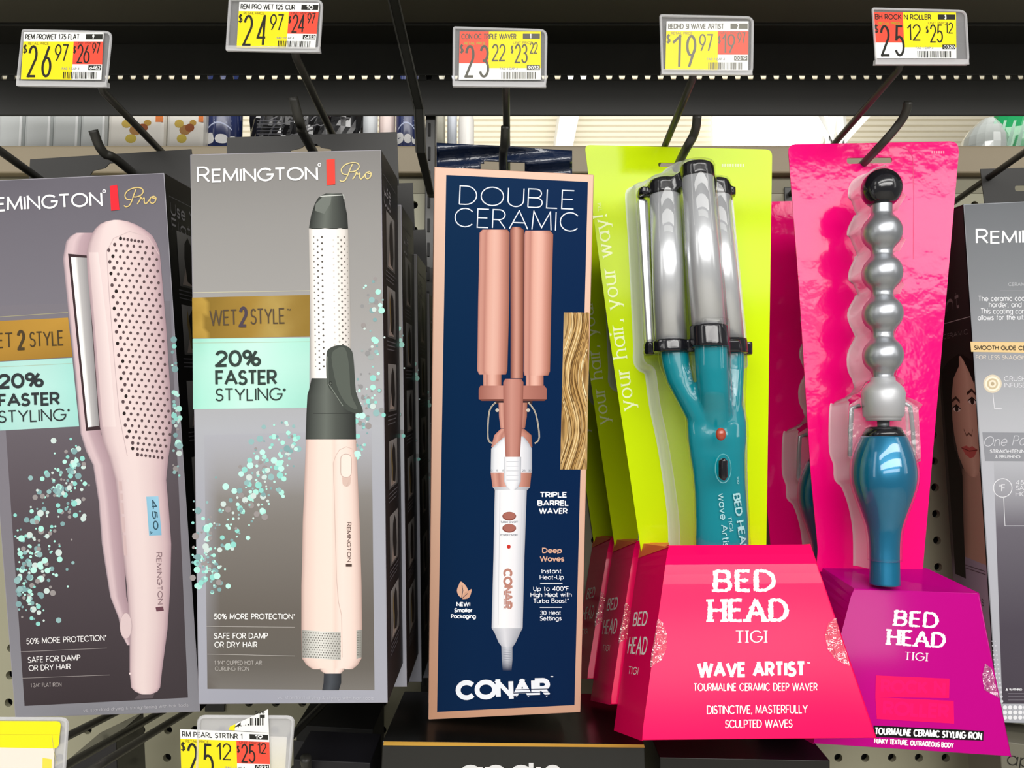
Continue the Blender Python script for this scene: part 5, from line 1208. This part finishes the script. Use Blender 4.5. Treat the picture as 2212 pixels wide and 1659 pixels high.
    bx = [(1836, 868), (1872, 866), (1880, 930), (1853, 985), (1836, 992)]
    mp = Plane((1800, 860, .566), (1990, 860, .566), (1800, 1050, .560))
    plate('blister_pocket', mp, rounded([(1834, 876), (1862, 858), (1952, 858), (1984, 880), (1990, 990), (1975, 996), (1958, 940), (1880, 935), (1856, 996), (1834, 990)], 6, 3), None, .002, clear('pocket_film', milky=.12, gloss=.25, rough=.05, bump=.8, bscale=70), root)
    # purple base
    M_PUR = mat('purple_gloss_card', '#b4007e', rough=.5, spec=.02, coat=.3, coat_rough=.08)
    f4 = [(1844, 1272), (2114, 1282), (2184, 1634), (1757, 1606)]
    pl, ftl, ftr, fbr, fbl, bk = base_box(root, f4, (.538 * K, .538 * K, .508 * K), [(1774, 1225, .589 * K), (2001, 1227, .589 * K), (2080, 1580, .585 * K), (1690, 1570, .585 * K)], M_PUR, None)
    pp = Print(pl)
    pp.text('BED', (1930, 1353), (2027, 1359), 37, 7, BW, 3, cth=.55, serif=.85, rough=.09, gap=.3); pp.text('HEAD', (1915, 1394), (2042, 1402), 37, 7, BW, 3, cth=.55, serif=.85, rough=.09, gap=.28)
    pp.text('TIGI', (1953, 1426), (2003, 1429), 19, 2.6, BW, 3, cth=.35, serif=1.1, gap=.3)
    r0 = C('#ee0a5e')
    pp.poly([(1892, 1459), (2051, 1466), (2050, 1508), (1891, 1506)], r0, 2); pp.poly([(1891, 1506), (2060, 1514), (2061, 1563), (1894, 1553)], r0, 2)
    dr = C('#e30d66')
    pp.text('ROCK N', (1902, 1497), (2042, 1502), 30, 7, dr, 4); pp.text('ROLLER', (1906, 1545), (2050, 1553), 32, 7, dr, 4)
    pp.poly([(1887, 1567), (2125, 1579), (2124, 1600), (1886, 1592)], C('#151012'), 2)
    pp.text('TOURMALINE CERAMIC STYLING IRON', (1889, 1587), (2121, 1598), 16, 3, W_, 4, gap=.25); pp.text('FUNKY TEXTURE, OUTRAGEOUS BODY', (1888, 1606), (2060, 1616), 11.5, 2.3, BW, 4, gap=.25)
    pp.build('base_lettering', INKG, root)
    crumple_seal(root, pl, [(2128, 1433), (2122, 1460), (2126, 1490), (2158, 1508), (2150, 1475), (2143, 1445)], 9)
    return root
BP = wand_pack()
b = copy_tree(BP, None, V((-.007, .092, -.022))); b['label'] = 'dark shaded pink wand pack farther back, between the lime and pink cards'
# ------------------------------------------------------------------ lower row along the bottom of the frame
M_BBOX = mat('black_gloss_box', '#12120f', rough=.28, coat=.6, coat_rough=.15, vary=.2, bscale=12)
def andis():
    f4 = [(826, 1601), (1392, 1608), (1405, 1960), (812, 1960)]
    root, pl, fr, bk, body = carton('trimmer_box', 'black glossy carton with a gold line on its top edge, below the navy box', 'product box', f4, (.58, .58, .57), .12, [M_BBOX])
    pr = Print(pl)
    pr.poly([(829, 1601.5), (1391, 1608.5), (1393, 1615), (828, 1610)], [C('#c9962e'), C('#c9942c'), C('#b98428'), C('#d3a441')], 2)
    pr.text('andis', (990, 1704), (1214, 1704), 70, 10, C('#e6e6e6'), 3, top=.8)
    pr.build('front_print', mat('foil_and_ink', vcol=True, rough=.35, metal=.2, coat=.4), root)
andis()
def plain_box(name, label, f4, d, depth, m, lean=0):
    root, pl, fr, bk, body = carton(name, label, 'product box', f4, (d, d, d + lean), depth, [m])
    return root, pl, fr, bk
r_, pl, fr, bk = plain_box('black_carton', 'black carton under the hot pink base, its corner in front of the pegboard', [(1425, 1636), (1793, 1643), (1795, 1990), (1425, 1990)], .60, .09, mat('dull_black_card', '#11110f', rough=.45, coat=.2))
q = Print(pl); q.line([(1427, 1638), (1792, 1645)], 1.6, C('#3a3a36'), 2); q.build('worn_edge_print', INK, r_)
r_, pl, fr, bk = plain_box('hook_tab_carton', 'dark carton with a hang tab, beside the folded 25.12 price tag', [(634, 1640), (800, 1648), (800, 1950), (634, 1950)], .60, .05, mat('dark_violet_card', '#1d1c22', rough=.5))
plate('hang_tab', Plane((634, 1598, .645), (778, 1608, .645), (634, 1700, .645)), [(634, 1600), (775, 1609), (770, 1740), (634, 1740)], None, .001, mat('dark_violet_card'), r_)
o = thing('bare_peg', 'black peg tip poking up in front of the dark hang tab', 'peg hook', at(660, 1700, .8))
mesh('product_peg', *tube_vf(smooth([tuple(at(660, 1637, .585)), tuple(at(662, 1650, .59)), tuple(at(674, 1665, .61)), tuple(to_back(at(676, 1668, .62), YB - .002))], 4), .0042, 14), M_WIRE, o, smooth=True)
mesh('base_clip', *tube_vf([at(630, 1662, .612), at(702, 1668, .612)], .003, 8), M_WIRE, o, smooth=True)
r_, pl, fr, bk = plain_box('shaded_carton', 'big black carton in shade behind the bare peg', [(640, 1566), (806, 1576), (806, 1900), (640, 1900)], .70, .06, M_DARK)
r_, pl, fr, bk = plain_box('narrow_black_carton', 'narrow black carton leaning behind the yellow price tag', [(148, 1640), (250, 1590), (262, 1900), (150, 1900)], .66, .05, mat('narrow_black_card', '#141318', rough=.35, coat=.4))
# hooks of the lower row
def low_hook(holder, label, s_px, lab=None, ylw=False):
    tl, tr, br, bl = holder; surf = Plane((tl[0], tl[1], .47), (tr[0], tr[1], .47), (bl[0], bl[1], .472))
    s0 = at(s_px[0], s_px[1], .476); root = thing('peg_hook', label, 'peg hook', to_back(s0), 'lower peg hooks')
    mesh('tag_arm', *tube_vf([s0 + V((0, 0, .004)), s0 + DIR * .006, to_back(s0, YB - .002)], .003, 10), M_WIRE, root, smooth=True)
    b_ = to_back(s0, YB - .004); abox('back_plate', (b_.x - .01, YB - .004, b_.z - .03), (b_.x + .01, YB - .0005, b_.z + .01), M_BLK2, root, bevel=.001)
    hd = plate('label_holder', surf, rounded([tl, tr, br, bl], [14, 14, 3, 3], 4), None, .0014, clear('lower_holder_plastic', milky=.35, gloss=.3, rough=.12), root)
    E = rounded([tl, tr, br, bl], [14, 14, 3, 3], 4)
    mesh('holder_rim', *tube_vf([surf.q(*p, .0004) for p in E + E[:1]], .0011, 6), M_RIM, hd)
    return root, surf
root, surf = low_hook([(430, 1548), (634, 1549), (618, 1735), (424, 1735)], 'lower peg hook with the 25.12 tag and its label folded over', (520, 1700))
price_label(root, surf, [(389, 1575), (581, 1583), (584, 1683), (392, 1679)], 'A', 'RM PEARL STRTNR 1', '19', '25', '12', '0931')
fp = Print(surf, base=.0016)
fp.poly([(497, 1569), (579, 1532), (581, 1583), (494, 1577)], C('#f1f0ec'), 1); fp.poly([(497, 1569), (509, 1564), (507, 1578), (494, 1577)], YEL, 2)
fp.poly([(506, 1571), (520, 1560), (520, 1568), (508, 1571)], BK, 2)
for i in range(11):
    x = 514 + i * 5.2; fp.poly([(x, 1568 - .45 * (x - 514) * .8 + 3 if i < 5 else 1551), (x + (2 + i % 3), 1551 if i >= 5 else 1568 - .45 * (x - 514) * .8 + 3), (x + (2 + i % 3), 1567), (x, 1567)], BK, 3)
fp.text('506', (551, 1542), (572, 1541), 7, 1.6, BK, 3); fp.rect(561, 1544, 572, 1551, BK, 3)
fp.build('folded_label_print', PAPER, root)
yb = Print(surf, base=-.0009); yb.grid([(566, 1590), (620, 1592), (612, 1733), (580, 1733)], lambda u, v: mix(C('#e9e6df'), C('#efe39b'), v), 2, 6, 0); yb.build('backing_card_print', PAPER, root)
root, surf = low_hook([(-90, 1552), (146, 1553), (134, 1735), (-90, 1735)], 'lower peg hook with the yellow topped tag, below the flat iron box', (60, 1700))
yp = Print(surf, base=.0009)
yp.poly(rounded([(-85, 1557), (132, 1558), (126, 1617), (-85, 1613)], [2, 10, 10, 2], 4), C('#f6e820'), 1); yp.poly([(-85, 1613), (118, 1617), (112, 1735), (-85, 1735)], C('#efe3d6'), 0); yp.poly([(92, 1637), (112, 1640), (110, 1735), (90, 1735)], C('#f0dc52'), 2); yp.line([(112, 1587), (116, 1620), (122, 1650)], 1, C('#b9ae6a'), 3); yp.line([(-85, 1586), (126, 1587)], .8, C('#d6c72a'), 3)
yp.build('price_label', PAPER, root)
def bare_arm(label, a, d0, name='peg_hook'):
    s0 = at(a[0], a[1], d0); o = thing(name, label, 'peg hook', to_back(s0))
    mesh('tag_arm', *tube_vf([s0, s0 + DIR * .02, to_back(s0, YB - .002)], .003, 10), M_WIRE, o, smooth=True)
    b_ = to_back(s0, YB - .004); abox('back_plate', (b_.x - .008, YB - .004, b_.z - .02), (b_.x + .008, YB - .0005, b_.z + .01), M_BLK2, o, bevel=.001)
bare_arm('bare black hook arm crossing beside the hang tab of the flat iron box', (-90, 262), .50)
bare_arm('bare black hook arm crossing behind the tab of the brush box', (2330, 246), .61)
bare_arm('black hook arm slanting up across the pegboard between the two lower tags', (190, 1668), .50)
bare_arm('pale lit hook arm slanting up behind the yellow tag', (90, 1618), .52)
# black box far at the lower edge with faint lettering beside the pegboard
r_, pl, fr, bk = plain_box('corner_carton', 'dull olive carton with thin dark lettering in the lower corner by the pegboard', [(2160, 1600), (2420, 1640), (2420, 1950), (2180, 1950)], .66, .05, mat('olive_grey_card', '#6d6a5c', rough=.5))
q = Print(pl); q.text('apu', (2174, 1652), (2250, 1663), 30, 2.4, C('#2b2a26'), 3); q.build('printed_lettering', INK, r_)
